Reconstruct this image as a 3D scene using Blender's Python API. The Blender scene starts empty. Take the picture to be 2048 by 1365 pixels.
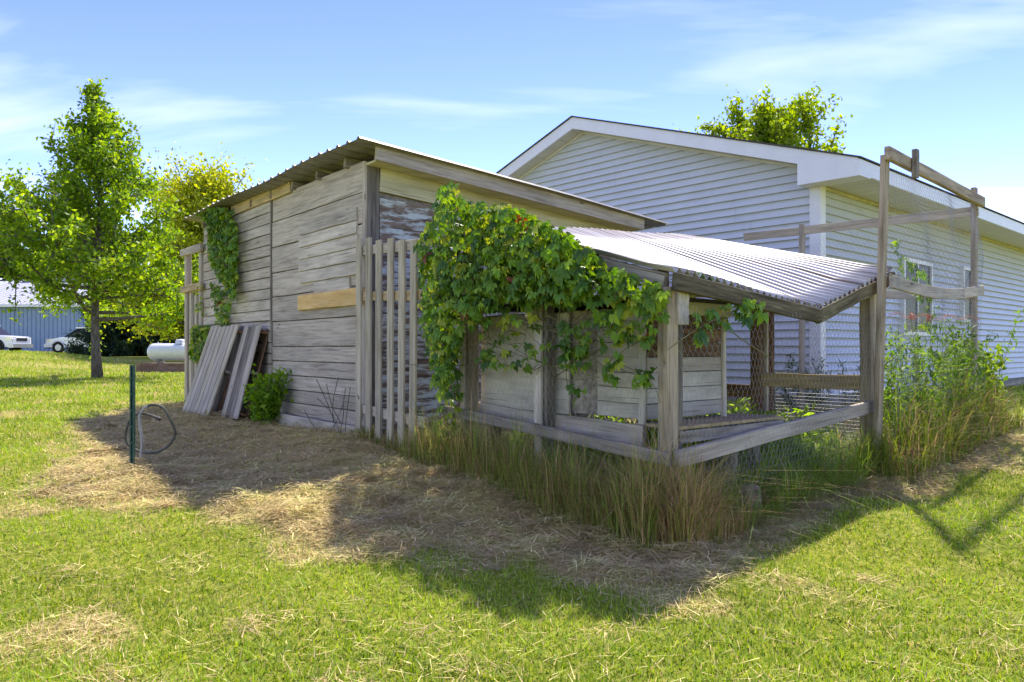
import bpy, math, random
import numpy as np
from mathutils import Vector, Matrix
random.seed(7); rng = np.random.default_rng(11)
R = math.radians
scene = bpy.context.scene
col = scene.collection

# ------------------------------------------------------------------ camera
FPX, U0, VH, CZ = 1505.0, 1024.0, 697.0, 1.2        # focal length in pixels of the 2048 px photograph, horizon row, eye height
cd = bpy.data.cameras.new('camera'); cam = bpy.data.objects.new('camera', cd); col.objects.link(cam)
cd.sensor_width = 36; cd.lens = FPX/2048*36; cd.clip_start = .05; cd.clip_end = 2000
cd.shift_y = (VH-682.5)/2048
cam.location = (0, 0, CZ); cam.rotation_euler = (R(90), 0, 0)
scene.camera = cam
# ------------------------------------------------------------------ sky, sun, exposure
SUN_AZ, SUN_EL = R(16.5), R(53)
world = bpy.data.worlds.new('World'); scene.world = world; world.use_nodes = True
nt = world.node_tree; nt.nodes.clear()
N = nt.nodes.new; Lk = nt.links.new
out = N('ShaderNodeOutputWorld'); bg = N('ShaderNodeBackground'); sky = N('ShaderNodeTexSky')
sky.sky_type = 'NISHITA'; sky.sun_disc = False; sky.sun_elevation = SUN_EL; sky.sun_rotation = SUN_AZ
sky.air_density = 1.0; sky.dust_density = 0.0; sky.ozone_density = 2.2
hs = N('ShaderNodeHueSaturation'); hs.inputs['Hue'].default_value = .536; hs.inputs['Saturation'].default_value = 1.24; hs.inputs['Value'].default_value = .55
Lk(sky.outputs[0], hs.inputs['Color'])
tc = N('ShaderNodeTexCoord'); sx = N('ShaderNodeSeparateXYZ'); Lk(tc.outputs['Generated'], sx.inputs[0])
dv = N('ShaderNodeMath'); dv.operation = 'ADD'; dv.inputs[1].default_value = .18; Lk(sx.outputs['Z'], dv.inputs[0])
vd = N('ShaderNodeVectorMath'); vd.operation = 'DIVIDE'; Lk(tc.outputs['Generated'], vd.inputs[0]); Lk(dv.outputs[0], vd.inputs[1])
mp = N('ShaderNodeMapping'); mp.inputs['Scale'].default_value = (.55, 1.7, .3); mp.inputs['Rotation'].default_value = (0, 0, R(-14)); mp.inputs['Location'].default_value = (3.1, .4, 0)
Lk(vd.outputs[0], mp.inputs[0])
cn = N('ShaderNodeTexNoise'); cn.inputs['Scale'].default_value = 1.15; cn.inputs['Detail'].default_value = 5; cn.inputs['Roughness'].default_value = .52; cn.inputs['Distortion'].default_value = .5
Lk(mp.outputs[0], cn.inputs['Vector'])
cr = N('ShaderNodeValToRGB'); cr.color_ramp.elements[0].position = .48; cr.color_ramp.elements[1].position = .77
cr.color_ramp.elements[1].color = (.6, .6, .6, 1)
Lk(cn.outputs['Fac'], cr.inputs[0])
mx = N('ShaderNodeMix'); mx.data_type = 'RGBA'; mx.inputs['B'].default_value = (3.2, 3.25, 3.5, 1)
Lk(cr.outputs[0], mx.inputs['Factor']); Lk(hs.outputs[0], mx.inputs['A'])
Lk(mx.outputs['Result'], bg.inputs['Color']); bg.inputs['Strength'].default_value = .15
Lk(bg.outputs[0], out.inputs[0])
sd = bpy.data.lights.new('sun', 'SUN'); sun = bpy.data.objects.new('sun', sd); col.objects.link(sun)
sd.energy = 2.05; sd.angle = R(1.5); sd.color = (1, .93, .80)
sdir = Vector((math.sin(SUN_AZ)*math.cos(SUN_EL), math.cos(SUN_AZ)*math.cos(SUN_EL), math.sin(SUN_EL)))
sun.rotation_euler = (-sdir).to_track_quat('-Z', 'Y').to_euler(); sun.location = (5, 20, 25)
vs = scene.view_settings; vs.view_transform = 'Standard'; vs.look = 'None'; vs.exposure = 2.0; vs.gamma = 1

# ------------------------------------------------------------------ helpers
def tag(o, label=None, cat=None, group=None, kind=None):
    if label: o['label'] = label
    if cat: o['category'] = cat
    if group: o['group'] = group
    if kind: o['kind'] = kind
    return o
def thing(name, label, cat, loc=(0, 0, 0), group=None):
    o = bpy.data.objects.new(name, None); col.objects.link(o); o.location = loc; o.empty_display_size = .2
    return tag(o, label, cat, group)
def adopt(o, parent):
    if parent is not None:
        o.parent = parent
        m = Matrix.Identity(4); p = parent
        while p is not None:
            m = Matrix.LocRotScale(p.location, p.rotation_euler, p.scale) @ m if p.type == 'EMPTY' else p.matrix_basis @ m
            m = m if p.parent is None else p.matrix_parent_inverse @ m
            p = p.parent
        o.matrix_parent_inverse = m.inverted()
    return o
def mesh_np(name, V, F, mat=None, colors=None, smooth=False):
    V = np.asarray(V, dtype=np.float32).reshape(-1, 3)
    m = bpy.data.meshes.new(name)
    if isinstance(F, np.ndarray):
        k = F.shape[1]; n = len(F)
        m.vertices.add(len(V)); m.vertices.foreach_set('co', V.ravel())
        m.loops.add(n*k); m.loops.foreach_set('vertex_index', F.astype(np.int32).ravel())
        m.polygons.add(n); m.polygons.foreach_set('loop_start', np.arange(0, n*k, k, dtype=np.int32))
        m.update(calc_edges=True)
    else:
        m.from_pydata(V.tolist(), [], F); m.update()
    if colors is not None:
        a = m.color_attributes.new('Col', 'FLOAT_COLOR', 'POINT')
        c = np.ones((len(V), 4), dtype=np.float32); c[:, :3] = colors
        a.data.foreach_set('color', c.ravel())
    if smooth: m.polygons.foreach_set('use_smooth', np.ones(len(m.polygons), dtype=bool))
    if mat: m.materials.append(mat)
    return m
def mkobj(name, V, F, mat, parent=None, smooth=False, colors=None):
    o = bpy.data.objects.new(name, mesh_np(name, V, F, mat, colors, smooth)); col.objects.link(o)
    return adopt(o, parent)
BOXF = [(0, 1, 3, 2), (4, 6, 7, 5), (0, 4, 5, 1), (2, 3, 7, 6), (0, 2, 6, 4), (1, 5, 7, 3)]
def box(name, lo, hi, mat, parent=None):
    V = [(x, y, z) for x in (lo[0], hi[0]) for y in (lo[1], hi[1]) for z in (lo[2], hi[2])]
    return mkobj(name, V, BOXF, mat, parent)
def plank(parent, name, A, B, w, th, nrm, mat, jit=.004, segs=4, endslant=0.0, warp=0.0):
    """board from A to B (centre line), width w across, thickness th along nrm; local X is its length"""
    A = Vector(A); B = Vector(B); X = (B-A); L = X.length; X.normalize()
    Yv = Vector(nrm); Yv = (Yv - X*Yv.dot(X)).normalized(); Zv = X.cross(Yv)
    V = []; c = .12*min(w, th)
    for i in range(segs+1):
        x = L*i/segs; jw = random.uniform(-jit, jit); jy = random.uniform(-jit, jit)*.6 + warp*math.sin(math.pi*i/segs)
        h = w/2+random.uniform(-jit, jit)*.5
        for (yy, zz) in ((-th/2+c, -h), (th/2-c, -h), (th/2, -h+c), (th/2, h-c), (th/2-c, h), (-th/2+c, h), (-th/2, h-c), (-th/2, -h+c)):
            xe = x + (endslant*zz/w*2 if i in (0, segs) else 0)
            V.append((xe, yy+jy, zz+jw))
    F = []
    for i in range(segs):
        for k in range(8):
            a = i*8+k; b = i*8+(k+1) % 8
            F.append((a, a+8, b+8, b))
    F.append(tuple(range(0, 8))); F.append(tuple(reversed(range(segs*8, segs*8+8))))
    o = bpy.data.objects.new(name, mesh_np(name, V, F, mat)); col.objects.link(o)
    M = Matrix((X, Yv, Zv)).transposed().to_4x4(); M.translation = A
    o.matrix_basis = M
    return adopt(o, parent)
def tube_np(P, r, n=6):
    P = np.asarray(P, float); r = np.broadcast_to(np.asarray(r, float), (len(P),))
    V = []
    for i in range(len(P)):
        d = P[min(i+1, len(P)-1)]-P[max(i-1, 0)]; d = d/(np.linalg.norm(d)+1e-9)
        a = np.cross(d, [0, 0, 1.]) if abs(d[2]) < .9 else np.cross(d, [1., 0, 0]); a /= np.linalg.norm(a); b = np.cross(d, a)
        for k in range(n):
            t = 2*math.pi*k/n; V.append(P[i]+r[i]*(math.cos(t)*a+math.sin(t)*b))
    F = [(i*n+k, i*n+(k+1) % n, (i+1)*n+(k+1) % n, (i+1)*n+k) for i in range(len(P)-1) for k in range(n)]
    F += [tuple(reversed(range(n))), tuple(range((len(P)-1)*n, len(P)*n))]
    return V, F
def tube(name, P, r, mat, parent=None, n=6):
    V, F = tube_np(P, r, n); return mkobj(name, V, F, mat, parent, True)
def join(parts):
    V = []; F = []
    for v, f in parts:
        o = len(V); V += [tuple(q) for q in v]; F += [tuple(i+o for i in t) for t in f]
    return V, F
def lathe(prof, n=20, axis='z', c=(0, 0, 0)):
    V = []; F = []
    for (h, r) in prof:
        for k in range(n):
            t = 2*math.pi*k/n; p = (r*math.cos(t), r*math.sin(t), h)
            if axis == 'x': p = (p[2], p[0], p[1])
            if axis == 'y': p = (p[0], p[2], p[1])
            V.append((p[0]+c[0], p[1]+c[1], p[2]+c[2]))
    for i in range(len(prof)-1):
        for k in range(n): F.append((i*n+k, i*n+(k+1) % n, (i+1)*n+(k+1) % n, (i+1)*n+k))
    F.append(tuple(range(n))); F.append(tuple(range((len(prof)-1)*n, len(prof)*n)))
    return V, F
def prism(poly, P, Q, ext):
    """poly of 2D pts (a,b) -> point P(a,b), extruded by vector ext"""
    a = [Vector(P(*q)) for q in poly]; e = Vector(ext); n = len(a)
    V = [tuple(p) for p in a]+[tuple(p+e) for p in a]
    F = [tuple(range(n)), tuple(reversed(range(n, 2*n)))]+[(i, (i+1) % n, n+(i+1) % n, n+i) for i in range(n)]
    return V, F
# ------------------------------------------------------------------ materials
def mat(name, base=(.5, .5, .5), rough=.7, metal=0, spec=.3):
    m = bpy.data.materials.new(name); m.use_nodes = True
    b = m.node_tree.nodes['Principled BSDF']
    b.inputs['Base Color'].default_value = (*base, 1); b.inputs['Roughness'].default_value = rough; b.inputs['Metallic'].default_value = metal
    b.inputs['Specular IOR Level'].default_value = spec
    return m, m.node_tree, b
def ramp(t, stops):
    r = t.nodes.new('ShaderNodeValToRGB'); e = r.color_ramp.elements
    while len(e) < len(stops): e.new(.5)
    for k, (p, c) in enumerate(stops): e[k].position = p; e[k].color = (*c, 1)
    return r
def bump(t, b, src, strength, dist=.01):
    n = t.nodes.new('ShaderNodeBump'); n.inputs['Strength'].default_value = strength; n.inputs['Distance'].default_value = dist
    t.links.new(src, n.inputs['Height']); t.links.new(n.outputs[0], b.inputs['Normal'])
def objvec(t, scale, rnd=37.):
    n = t.nodes; tc = n.new('ShaderNodeTexCoord'); oi = n.new('ShaderNodeObjectInfo'); ad = n.new('ShaderNodeVectorMath'); ad.operation = 'MULTIPLY_ADD'
    m1 = n.new('ShaderNodeMath'); m1.operation = 'MULTIPLY'; m1.inputs[1].default_value = rnd; t.links.new(oi.outputs['Random'], m1.inputs[0])
    ad.inputs[1].default_value = scale; t.links.new(tc.outputs['Object'], ad.inputs[0]); t.links.new(m1.outputs[0], ad.inputs[2])
    return ad.outputs[0], oi
def noise(t, vec, scale, detail=4, rough=.6, dist=0):
    n = t.nodes.new('ShaderNodeTexNoise'); n.inputs['Scale'].default_value = scale; n.inputs['Detail'].default_value = detail; n.inputs['Roughness'].default_value = rough; n.inputs['Distortion'].default_value = dist
    if vec is not None: t.links.new(vec, n.inputs['Vector'])
    return n
def mixc(t, fac, a, b, mode='MIX'):
    m = t.nodes.new('ShaderNodeMix'); m.data_type = 'RGBA'; m.blend_type = mode
    for k, s in (('Factor', fac), ('A', a), ('B', b)):
        if isinstance(s, (int, float)): m.inputs[k].default_value = s
        elif isinstance(s, tuple): m.inputs[k].default_value = (*s, 1)
        else: t.links.new(s, m.inputs[k])
    return m.outputs['Result']
def wood(name, dark, mid, light, blotch=None, var=.35, blotch_pos=(.52, .66), grain=26):
    m, t, b = mat(name, rough=.85, spec=.15)
    dark, mid, light = (tuple(q*w for q, w in zip(c_, (1.04, 1.0, .91))) for c_ in (dark, mid, light))
    v, oi = objvec(t, (2.2, grain, grain))
    g = noise(t, v, 1.0, 7, .62, .35); r = ramp(t, [(.30, dark), (.48, mid), (.68, light)]); t.links.new(g.outputs[0], r.inputs[0])
    v2, _ = objvec(t, (.9, 3.2, 3.2), 91.); g2 = noise(t, v2, 1.3, 4, .6, .6)
    c = r.outputs[0]
    k = ramp(t, [(.34, (.74, .73, .72)), (.62, (1.1, 1.08, 1.06))]); t.links.new(g2.outputs[0], k.inputs[0])
    c = mixc(t, .8, c, k.outputs[0], 'MULTIPLY')
    # knots
    v3, _ = objvec(t, (2.0, 7, 7), 13.); vo = t.nodes.new('ShaderNodeTexVoronoi'); vo.inputs['Scale'].default_value = .8; t.links.new(v3, vo.inputs['Vector'])
    kn = ramp(t, [(.035, (.30, .27, .25)), (.085, (1, 1, 1))]); t.links.new(vo.outputs['Distance'], kn.inputs[0]); c = mixc(t, .8, c, kn.outputs[0], 'MULTIPLY')
    v5, _ = objvec(t, (1.4, 75, 75), 71.); g5 = noise(t, v5, 1.0, 3, .6, .2); ck = ramp(t, [(.30, (.35, .33, .31)), (.37, (1, 1, 1))]); t.links.new(g5.outputs[0], ck.inputs[0]); c = mixc(t, .85, c, ck.outputs[0], 'MULTIPLY')
    if blotch:
        v4, _ = objvec(t, (1.6, 9, 9), 53.); g4 = noise(t, v4, 1.7, 8, .72); bl = ramp(t, [(blotch_pos[0], (0, 0, 0)), (blotch_pos[1], (1, 1, 1))]); t.links.new(g4.outputs[0], bl.inputs[0])
        c = mixc(t, bl.outputs[0], c, blotch)
    mr = t.nodes.new('ShaderNodeMapRange'); mr.inputs['To Min'].default_value = 1-var; mr.inputs['To Max'].default_value = 1+var*.6; t.links.new(oi.outputs['Random'], mr.inputs[0])
    h = t.nodes.new('ShaderNodeHueSaturation'); t.links.new(mr.outputs[0], h.inputs['Value']); t.links.new(c, h.inputs['Color'])
    t.links.new(h.outputs[0], b.inputs['Base Color']); bump(t, b, g.outputs[0], .55, .006)
    return m
M = {}
M['grey'] = wood('weathered_board', (.28, .245, .205), (.45, .405, .345), (.56, .515, .45), var=.16, grain=46)
M['greylight'] = wood('pale_weathered_board', (.36, .325, .28), (.52, .48, .42), (.64, .60, .54), var=.14)
M['greydark'] = wood('dark_weathered_board', (.10, .09, .08), (.22, .20, .175), (.34, .31, .275))
M['picket'] = wood('greenish_picket_wood', (.25, .22, .16), (.41, .375, .29), (.50, .46, .37), var=.12)
M['tan'] = wood('tan_board', (.22, .16, .09), (.40, .31, .19), (.52, .42, .28), var=.15)
M['new'] = wood('new_lumber', (.50, .32, .12), (.68, .47, .20), (.76, .56, .28), var=.05, grain=14)
M['brown'] = wood('brown_board', (.05, .03, .018), (.14, .085, .05), (.23, .15, .09), var=.25)
M['post'] = wood('treated_post', (.17, .14, .10), (.35, .295, .22), (.47, .41, .32), var=.16)
M['lichen'] = wood('lichen_beam', (.05, .042, .026), (.13, .112, .07), (.24, .21, .14), blotch=(.42, .40, .20), blotch_pos=(.56, .70))
M['peel'] = wood('peeling_paint_board', (.09, .065, .05), (.18, .14, .11), (.27, .22, .18), blotch=(.52, .56, .52), blotch_pos=(.47, .56), var=.1)
M['cream'] = wood('cream_painted_board', (.38, .36, .22), (.52, .50, .34), (.60, .58, .42), var=.06)
M['yellowold'] = wood('yellowed_board', (.28, .20, .10), (.45, .35, .19), (.55, .45, .28), var=.1)
M['panel'] = wood('grey_plywood', (.34, .32, .28), (.48, .46, .41), (.58, .56, .51), var=.1, grain=10)

def simple(name, c1, c2, scale, rough=.6, metal=0, spec=.3, bstr=.1, stretch=(1, 1, 1), detail=5):
    m, t, b = mat(name, c1, rough, metal, spec); v, oi = objvec(t, stretch, 5.)
    g = noise(t, v, scale, detail, .65); r = ramp(t, [(.35, c1), (.65, c2)]); t.links.new(g.outputs[0], r.inputs[0])
    t.links.new(r.outputs[0], b.inputs['Base Color'])
    if bstr: bump(t, b, g.outputs[0], bstr, .004)
    return m
M['vinyl'] = simple('vinyl_siding', (.53, .545, .55), (.58, .595, .60), 2.2, .42, 0, .4, .03)
M['trim'] = simple('white_trim', (.70, .70, .68), (.76, .75, .73), 3, .4, 0, .4, .02)
M['soffit'] = simple('soffit_panel', (.58, .56, .48), (.66, .64, .56), 2, .5, 0, .3, .02)
M['shingle'] = simple('dark_shingle', (.05, .045, .042), (.11, .10, .09), 40, .95, 0, .1, .4)
M['concrete'] = simple('foundation_concrete', (.22, .20, .18), (.36, .34, .31), 9, .95, 0, .1, .3)
M['tinroof'] = simple('ribbed_tin', (.20, .19, .16), (.33, .32, .28), 3, .5, .35, .4, .08, (.6, 5, 5))
M['wire'] = mat('galvanised_wire', (.36, .36, .35), .5, .6)[0]
M['wirerust'] = mat('rusty_wire', (.16, .13, .10), .7, .4)[0]
M['greenpost'] = simple('green_paint', (.012, .05, .035), (.03, .09, .065), 14, .55, 0, .4, .05)
M['hose'] = simple('hose_rubber', (.045, .045, .032), (.10, .10, .075), 20, .6, 0, .4, .05)
M['hosepale'] = simple('pale_hose', (.24, .24, .22), (.33, .33, .30), 20, .5, 0, .4, .05)
M['bluemetal'] = simple('blue_steel_wall', (.22, .31, .43), (.26, .35, .47), 1.2, .5, .0, .4, .0)
M['bluerib'] = simple('blue_steel_rib', (.19, .27, .38), (.22, .30, .42), 1.2, .5, .0, .4, .0)
M['silverroof'] = simple('silver_steel_roof', (.56, .56, .58), (.64, .64, .66), .6, .45, .2, .4, .0)
M['seam'] = simple('grey_roof_seam', (.40, .40, .42), (.47, .47, .49), 2, .5, .2, .4, 0)
M['carpaint'] = mat('silver_white_paint', (.66, .68, .70), .22, .15, .5)[0]
M['tyre'] = mat('tyre_rubber', (.018, .018, .018), .85)[0]
M['rim'] = mat('alloy_rim', (.50, .50, .50), .35, .7)[0]
M['glass'] = mat('dark_glass', (.018, .02, .022), .25, 0, .08)[0]
M['blackplastic'] = mat('black_plastic', (.02, .02, .022), .6)[0]
M['lamp'] = mat('headlight_lens', (.62, .60, .55), .12, .2, .6)[0]
M['amber'] = mat('amber_lens', (.55, .22, .05), .2)[0]
M['tank'] = simple('white_tank_paint', (.68, .70, .68), (.78, .79, .77), 5, .4, 0, .4, .02)
M['steel'] = mat('dull_steel', (.22, .20, .17), .6, .5)[0]
M['block'] = simple('red_grey_block', (.16, .095, .08), (.30, .20, .17), 3, .95, 0, .1, .3)
M['blocktop'] = simple('tan_block', (.36, .27, .21), (.46, .37, .30), 3, .95, 0, .1, .3)
M['twine'] = mat('orange_twine', (.62, .17, .07), .7)[0]
M['bark'] = simple('grey_brown_bark', (.085, .07, .055), (.22, .19, .155), 9, .95, 0, .1, .7, (3, 3, .6))
M['stem'] = simple('vine_stem', (.14, .11, .05), (.24, .22, .09), 12, .8, 0, .2, .1)
M['stump'] = simple('old_stump', (.15, .11, .08), (.30, .24, .18), 14, .95, 0, .1, .6, (1, 1, .3))
def leafmat(name, trans=.4, rough=.5, spec=.3):
    m, t, b = mat(name, (.1, .2, .03), rough, 0, spec)
    a = t.nodes.new('ShaderNodeAttribute'); a.attribute_name = 'Col'
    oi = t.nodes.new('ShaderNodeObjectInfo'); mr = t.nodes.new('ShaderNodeMapRange'); mr.inputs['To Min'].default_value = .78; mr.inputs['To Max'].default_value = 1.22; t.links.new(oi.outputs['Random'], mr.inputs[0])
    h = t.nodes.new('ShaderNodeHueSaturation'); t.links.new(mr.outputs[0], h.inputs['Value']); t.links.new(a.outputs['Color'], h.inputs['Color'])
    t.links.new(h.outputs[0], b.inputs['Base Color'])
    tr = t.nodes.new('ShaderNodeBsdfTranslucent'); h2 = t.nodes.new('ShaderNodeHueSaturation'); h2.inputs['Value'].default_value = 1.5; h2.inputs['Saturation'].default_value = 1.1; h2.inputs['Hue'].default_value = .49
    t.links.new(h.outputs[0], h2.inputs['Color']); t.links.new(h2.outputs[0], tr.inputs['Color'])
    ms = t.nodes.new('ShaderNodeMixShader'); ms.inputs[0].default_value = trans
    t.links.new(b.outputs[0], ms.inputs[1]); t.links.new(tr.outputs[0], ms.inputs[2])
    o = [n for n in t.nodes if n.type == 'OUTPUT_MATERIAL'][0]; t.links.new(ms.outputs[0], o.inputs[0])
    return m
M['leaf'] = leafmat('leaf', .55); M['vineleaf'] = leafmat('creeper_leaf', .42, .45, .35); M['grass'] = leafmat('grass_blade', .3, .6, .2)
M['straw'] = leafmat('dry_straw', .15, .8, .1); M['needle'] = leafmat('spruce_needle', .1, .6, .2)

# ------------------------------------------------------------------ ground height
CT = np.array([(0, 0, 0), (0, 2.5, .0), (-2, 3.5, .05), (2, 3, .02), (.91, 4.4, .10), (2.9, 6.1, .25), (3, 5, .16), (-1.41, 7.34, .36), (-.4, 5.8, .26), (-3.9, 9.4, .34), (-5.5, 11.5, .36),
    (-3, 6, .23), (-3.5, 4.8, .16), (-5, 7, .28), (-8, 10, .32), (4.2, 10.3, .40), (4.8, 7.8, .36), (6, 8, .38), (7, 11, .42), (4, 4, .12), (6, 5, .22), (-11, 20, .40), (-11.5, 26.5, .36), (-7, 16, .38),
    (-14, 14, .36), (-17, 40, .77), (-30, 40, .7), (-30, 52, .92), (-34, 60, 1.0), (-60, 60, 1.0), (0, 60, 1.0), (40, 60, .9), (12, 25, .5), (-70, 100, 1.1), (0, 120, 1.1), (100, 100, 1.1), (-100, 20, .8), (100, 10, .6), (0, -20, 0), (1.5, 7.5, .33), (3, 9, .38)])
def gz(x, y):
    x = np.asarray(x, float); y = np.asarray(y, float); d2 = (x[..., None]-CT[:, 0])**2+(y[..., None]-CT[:, 1])**2
    w = 1/(d2+.25)**1.6
    z = (w*CT[:, 2]).sum(-1)/w.sum(-1)
    z = z + .66*np.exp(-((x+18.7)/np.where(x > -18.7, 2.7, 9.))**2-((y-28)/5.0)**2)
    near = np.exp(-(x**2+(y-6)**2)/200)
    return z + near*.012*(np.sin(x*3.1+1)*np.cos(y*2.7)+np.sin(x*1.3-y*1.9)+.8*np.sin(x*11.3+y*3.1)*np.sin(y*9.7-x*2.3))
def G(x, y): return float(gz(np.array(x), np.array(y)))
def at(u, v, Y): return Vector(((u-U0)/FPX*Y, Y, CZ+(VH-v)/FPX*Y))
def on_ground(u, v):
    dx, dz = (u-U0)/FPX, (VH-v)/FPX; lo = 1.0
    Y = lo
    while Y < 120:
        if CZ+dz*Y <= G(dx*Y, Y): return Vector((dx*Y, Y, G(dx*Y, Y)))
        Y *= 1.012
    return Vector((dx*Y, Y, 1))
def spaced(lo, hi, step, far, k=1.12):
    a = list(np.arange(lo, hi+1e-6, step)); s = step; x = hi
    while x < far: s *= k; x += s; a.append(x)
    s = step; x = lo; b = []
    while x > -far: s *= k; x -= s; b.append(x)
    return np.array(b[::-1]+a)
hay_px = [(125, 850), (330, 808), (430, 800), (560, 815), (735, 800), (900, 760), (1340, 850), (1740, 800), (1960, 800), (2048, 850), (2048, 905), (1900, 965), (1700, 1012), (1560, 1062), (1470, 1135), (1300, 1172), (1150, 1165), (900, 1122), (700, 1098), (560, 1062), (400, 1040), (290, 1012), (60, 992), (90, 940), (200, 905)]
hay_poly = np.array([on_ground(u, v)[:2] for u, v in hay_px])
def poly_sd(px, py, poly):
    """signed distance, negative inside"""
    d = np.full(px.shape, 1e9); inside = np.zeros(px.shape, bool); n = len(poly)
    for i in range(n):
        a = poly[i]; b = poly[(i+1) % n]; e = b-a; wx = px-a[0]; wy = py-a[1]
        t = np.clip((wx*e[0]+wy*e[1])/(e@e+1e-12), 0, 1); d = np.minimum(d, (wx-e[0]*t)**2+(wy-e[1]*t)**2)
        c = ((a[1] > py) != (b[1] > py)) & (px < (b[0]-a[0])*(py-a[1])/(b[1]-a[1]+1e-12)+a[0]); inside ^= c
    return np.where(inside, -1, 1)*np.sqrt(d)
def wob(x, y): return .10*np.sin(x*4.3+y*2.1)+.08*np.sin(x*9.1-y*6.7+1.3)+.05*np.sin(x*17+y*13)
def hay(x, y): return np.clip(.5-(poly_sd(x, y, hay_poly)+wob(x, y))/.30, 0, 1)
def drypatch(x, y):   # loose clippings left on the mown lawn
    n = np.sin(x*1.9+y*.7+.5)*np.sin(y*2.6-x*.8+2)+.55*np.sin(x*4.1-y*3.3)*np.sin(y*5.2+x*1.1)+.3*np.sin(x*9.3+y*7.7)
    return np.clip((n-.38)*1.6, 0, 1)
gx = spaced(-8, 8, .1, 500); gy = spaced(1, 13, .1, 600)
XX, YY = np.meshgrid(gx, gy); ZZ = gz(XX, YY)
nx, ny = len(gx), len(gy); idx = np.arange(nx*ny).reshape(ny, nx)
GF = np.stack([idx[:-1, :-1], idx[:-1, 1:], idx[1:, 1:], idx[1:, :-1]], -1).reshape(-1, 4)
H = hay(XX.ravel(), YY.ravel()); D = drypatch(XX.ravel(), YY.ravel())
gm, t, b = mat('lawn_and_dry_grass', rough=.95, spec=.1)
a = t.nodes.new('ShaderNodeAttribute'); a.attribute_name = 'Col'; sp = t.nodes.new('ShaderNodeSeparateColor'); t.links.new(a.outputs['Color'], sp.inputs[0])
tcn = t.nodes.new('ShaderNodeTexCoord'); n1 = noise(t, tcn.outputs['Object'], 28, 6, .7); n2 = noise(t, tcn.outputs['Object'], .8, 4, .6); n3 = noise(t, tcn.outputs['Object'], 7, 5, .65)
gr = ramp(t, [(.3, (.10, .13, .012)), (.5, (.22, .26, .026)), (.7, (.38, .38, .06))]); t.links.new(n1.outputs[0], gr.inputs[0])
g2 = ramp(t, [(.35, (.80, .86, .8)), (.65, (1.22, 1.12, 1.0))]); t.links.new(n2.outputs[0], g2.inputs[0])
green = mixc(t, 1., gr.outputs[0], g2.outputs[0], 'MULTIPLY')
hr = ramp(t, [(.28, (.30, .22, .085)), (.5, (.56, .43, .18)), (.72, (.76, .60, .28))]); t.links.new(n1.outputs[0], hr.inputs[0])
mm = t.nodes.new('ShaderNodeMath'); mm.operation = 'MULTIPLY_ADD'; mm.inputs[1].default_value = .9; mm.inputs[2].default_value = -.45; t.links.new(n3.outputs[0], mm.inputs[0])
ma = t.nodes.new('ShaderNodeMath'); ma.operation = 'ADD'; ma.use_clamp = True; t.links.new(mm.outputs[0], ma.inputs[0]); t.links.new(sp.outputs[0], ma.inputs[1])
c1 = mixc(t, ma.outputs[0], green, hr.outputs[0])
md = t.nodes.new('ShaderNodeMath'); md.operation = 'MULTIPLY'; md.inputs[1].default_value = .55; t.links.new(sp.outputs[1], md.inputs[0])
c2 = mixc(t, md.outputs[0], c1, (.52, .40, .17)); t.links.new(c2, b.inputs['Base Color']); bump(t, b, n1.outputs[0], .8, .03)
go = mkobj('ground', np.stack([XX, YY, ZZ], -1).reshape(-1, 3), GF, gm, None, True, np.stack([H, D, np.zeros_like(H)], -1))
tag(go, kind='structure')

# ------------------------------------------------------------------ frames of reference
E1 = Vector((-.629, .777, 0)).normalized()            # along the shed's plank wall and the pen's long side, going back
E2 = Vector((E1.y, -E1.x, 0))                         # along the shed's side wall, going right
NL = -E2                                              # outward normal of plank wall
NR = -E1                                              # outward normal of shed side wall
C0 = Vector((-1.41, 7.34, 0))                         # near corner of the shed
P1 = Vector((.91, 4.4, 0))                            # near corner of the pen
Z = Vector((0, 0, 1))
def S(a, bb, z): return C0+E1*a+E2*bb+Z*z             # shed frame
def Pn(a, bb, z): return P1+E1*a+E2*bb+Z*z            # pen frame
# ------------------------------------------------------------------ house
HC = Vector((4.195, 10.3, 0)); HG = Vector((-.677, .736, 0)).normalized(); HW = Vector((HG.y, -HG.x, 0))
def Hp(tt, s, z): return HC+HG*tt+HW*s+Z*z
house = thing('house', 'pale grey-blue vinyl sided house with white eaves and low gable', 'house', Hp(0, 0, .35))
HWID, HLEN, ZB, ZE = 8.54, 14.0, .55, 3.42
def und(tt): return 3.66+.33*min(tt, HWID-tt)
def wedge(name, f0, f1, z0, z1, ax, on, parent, m, o0=.045, o1=.003):
    """one siding course: f0=(lo,hi) extents at z0, f1 at z1; ax(t,z)->point on wall plane; on=outward normal"""
    on = Vector(on); V = []
    for (lo, hi), z, o in ((f0, z0, o0), (f1, z1, o1)):
        for q in (lo, hi):
            p = ax(q, z); V += [tuple(p), tuple(p+on*o)]
    F = [(1, 3, 7, 5), (0, 2, 3, 1), (4, 5, 7, 6), (0, 1, 5, 4), (2, 6, 7, 3)]
    return mkobj(name, V, F, m, parent)
core = [(0, ZB+.02), (HWID, ZB+.02), (HWID, und(HWID)-.02), (HWID/2, und(HWID/2)-.02), (0, und(0)-.02)]
V, F = prism(core, lambda q, z: Hp(q, 0, z), None, HW*HLEN); mkobj('wall', V, F, M['vinyl'], house)
ex = .1145; z = ZB
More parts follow.
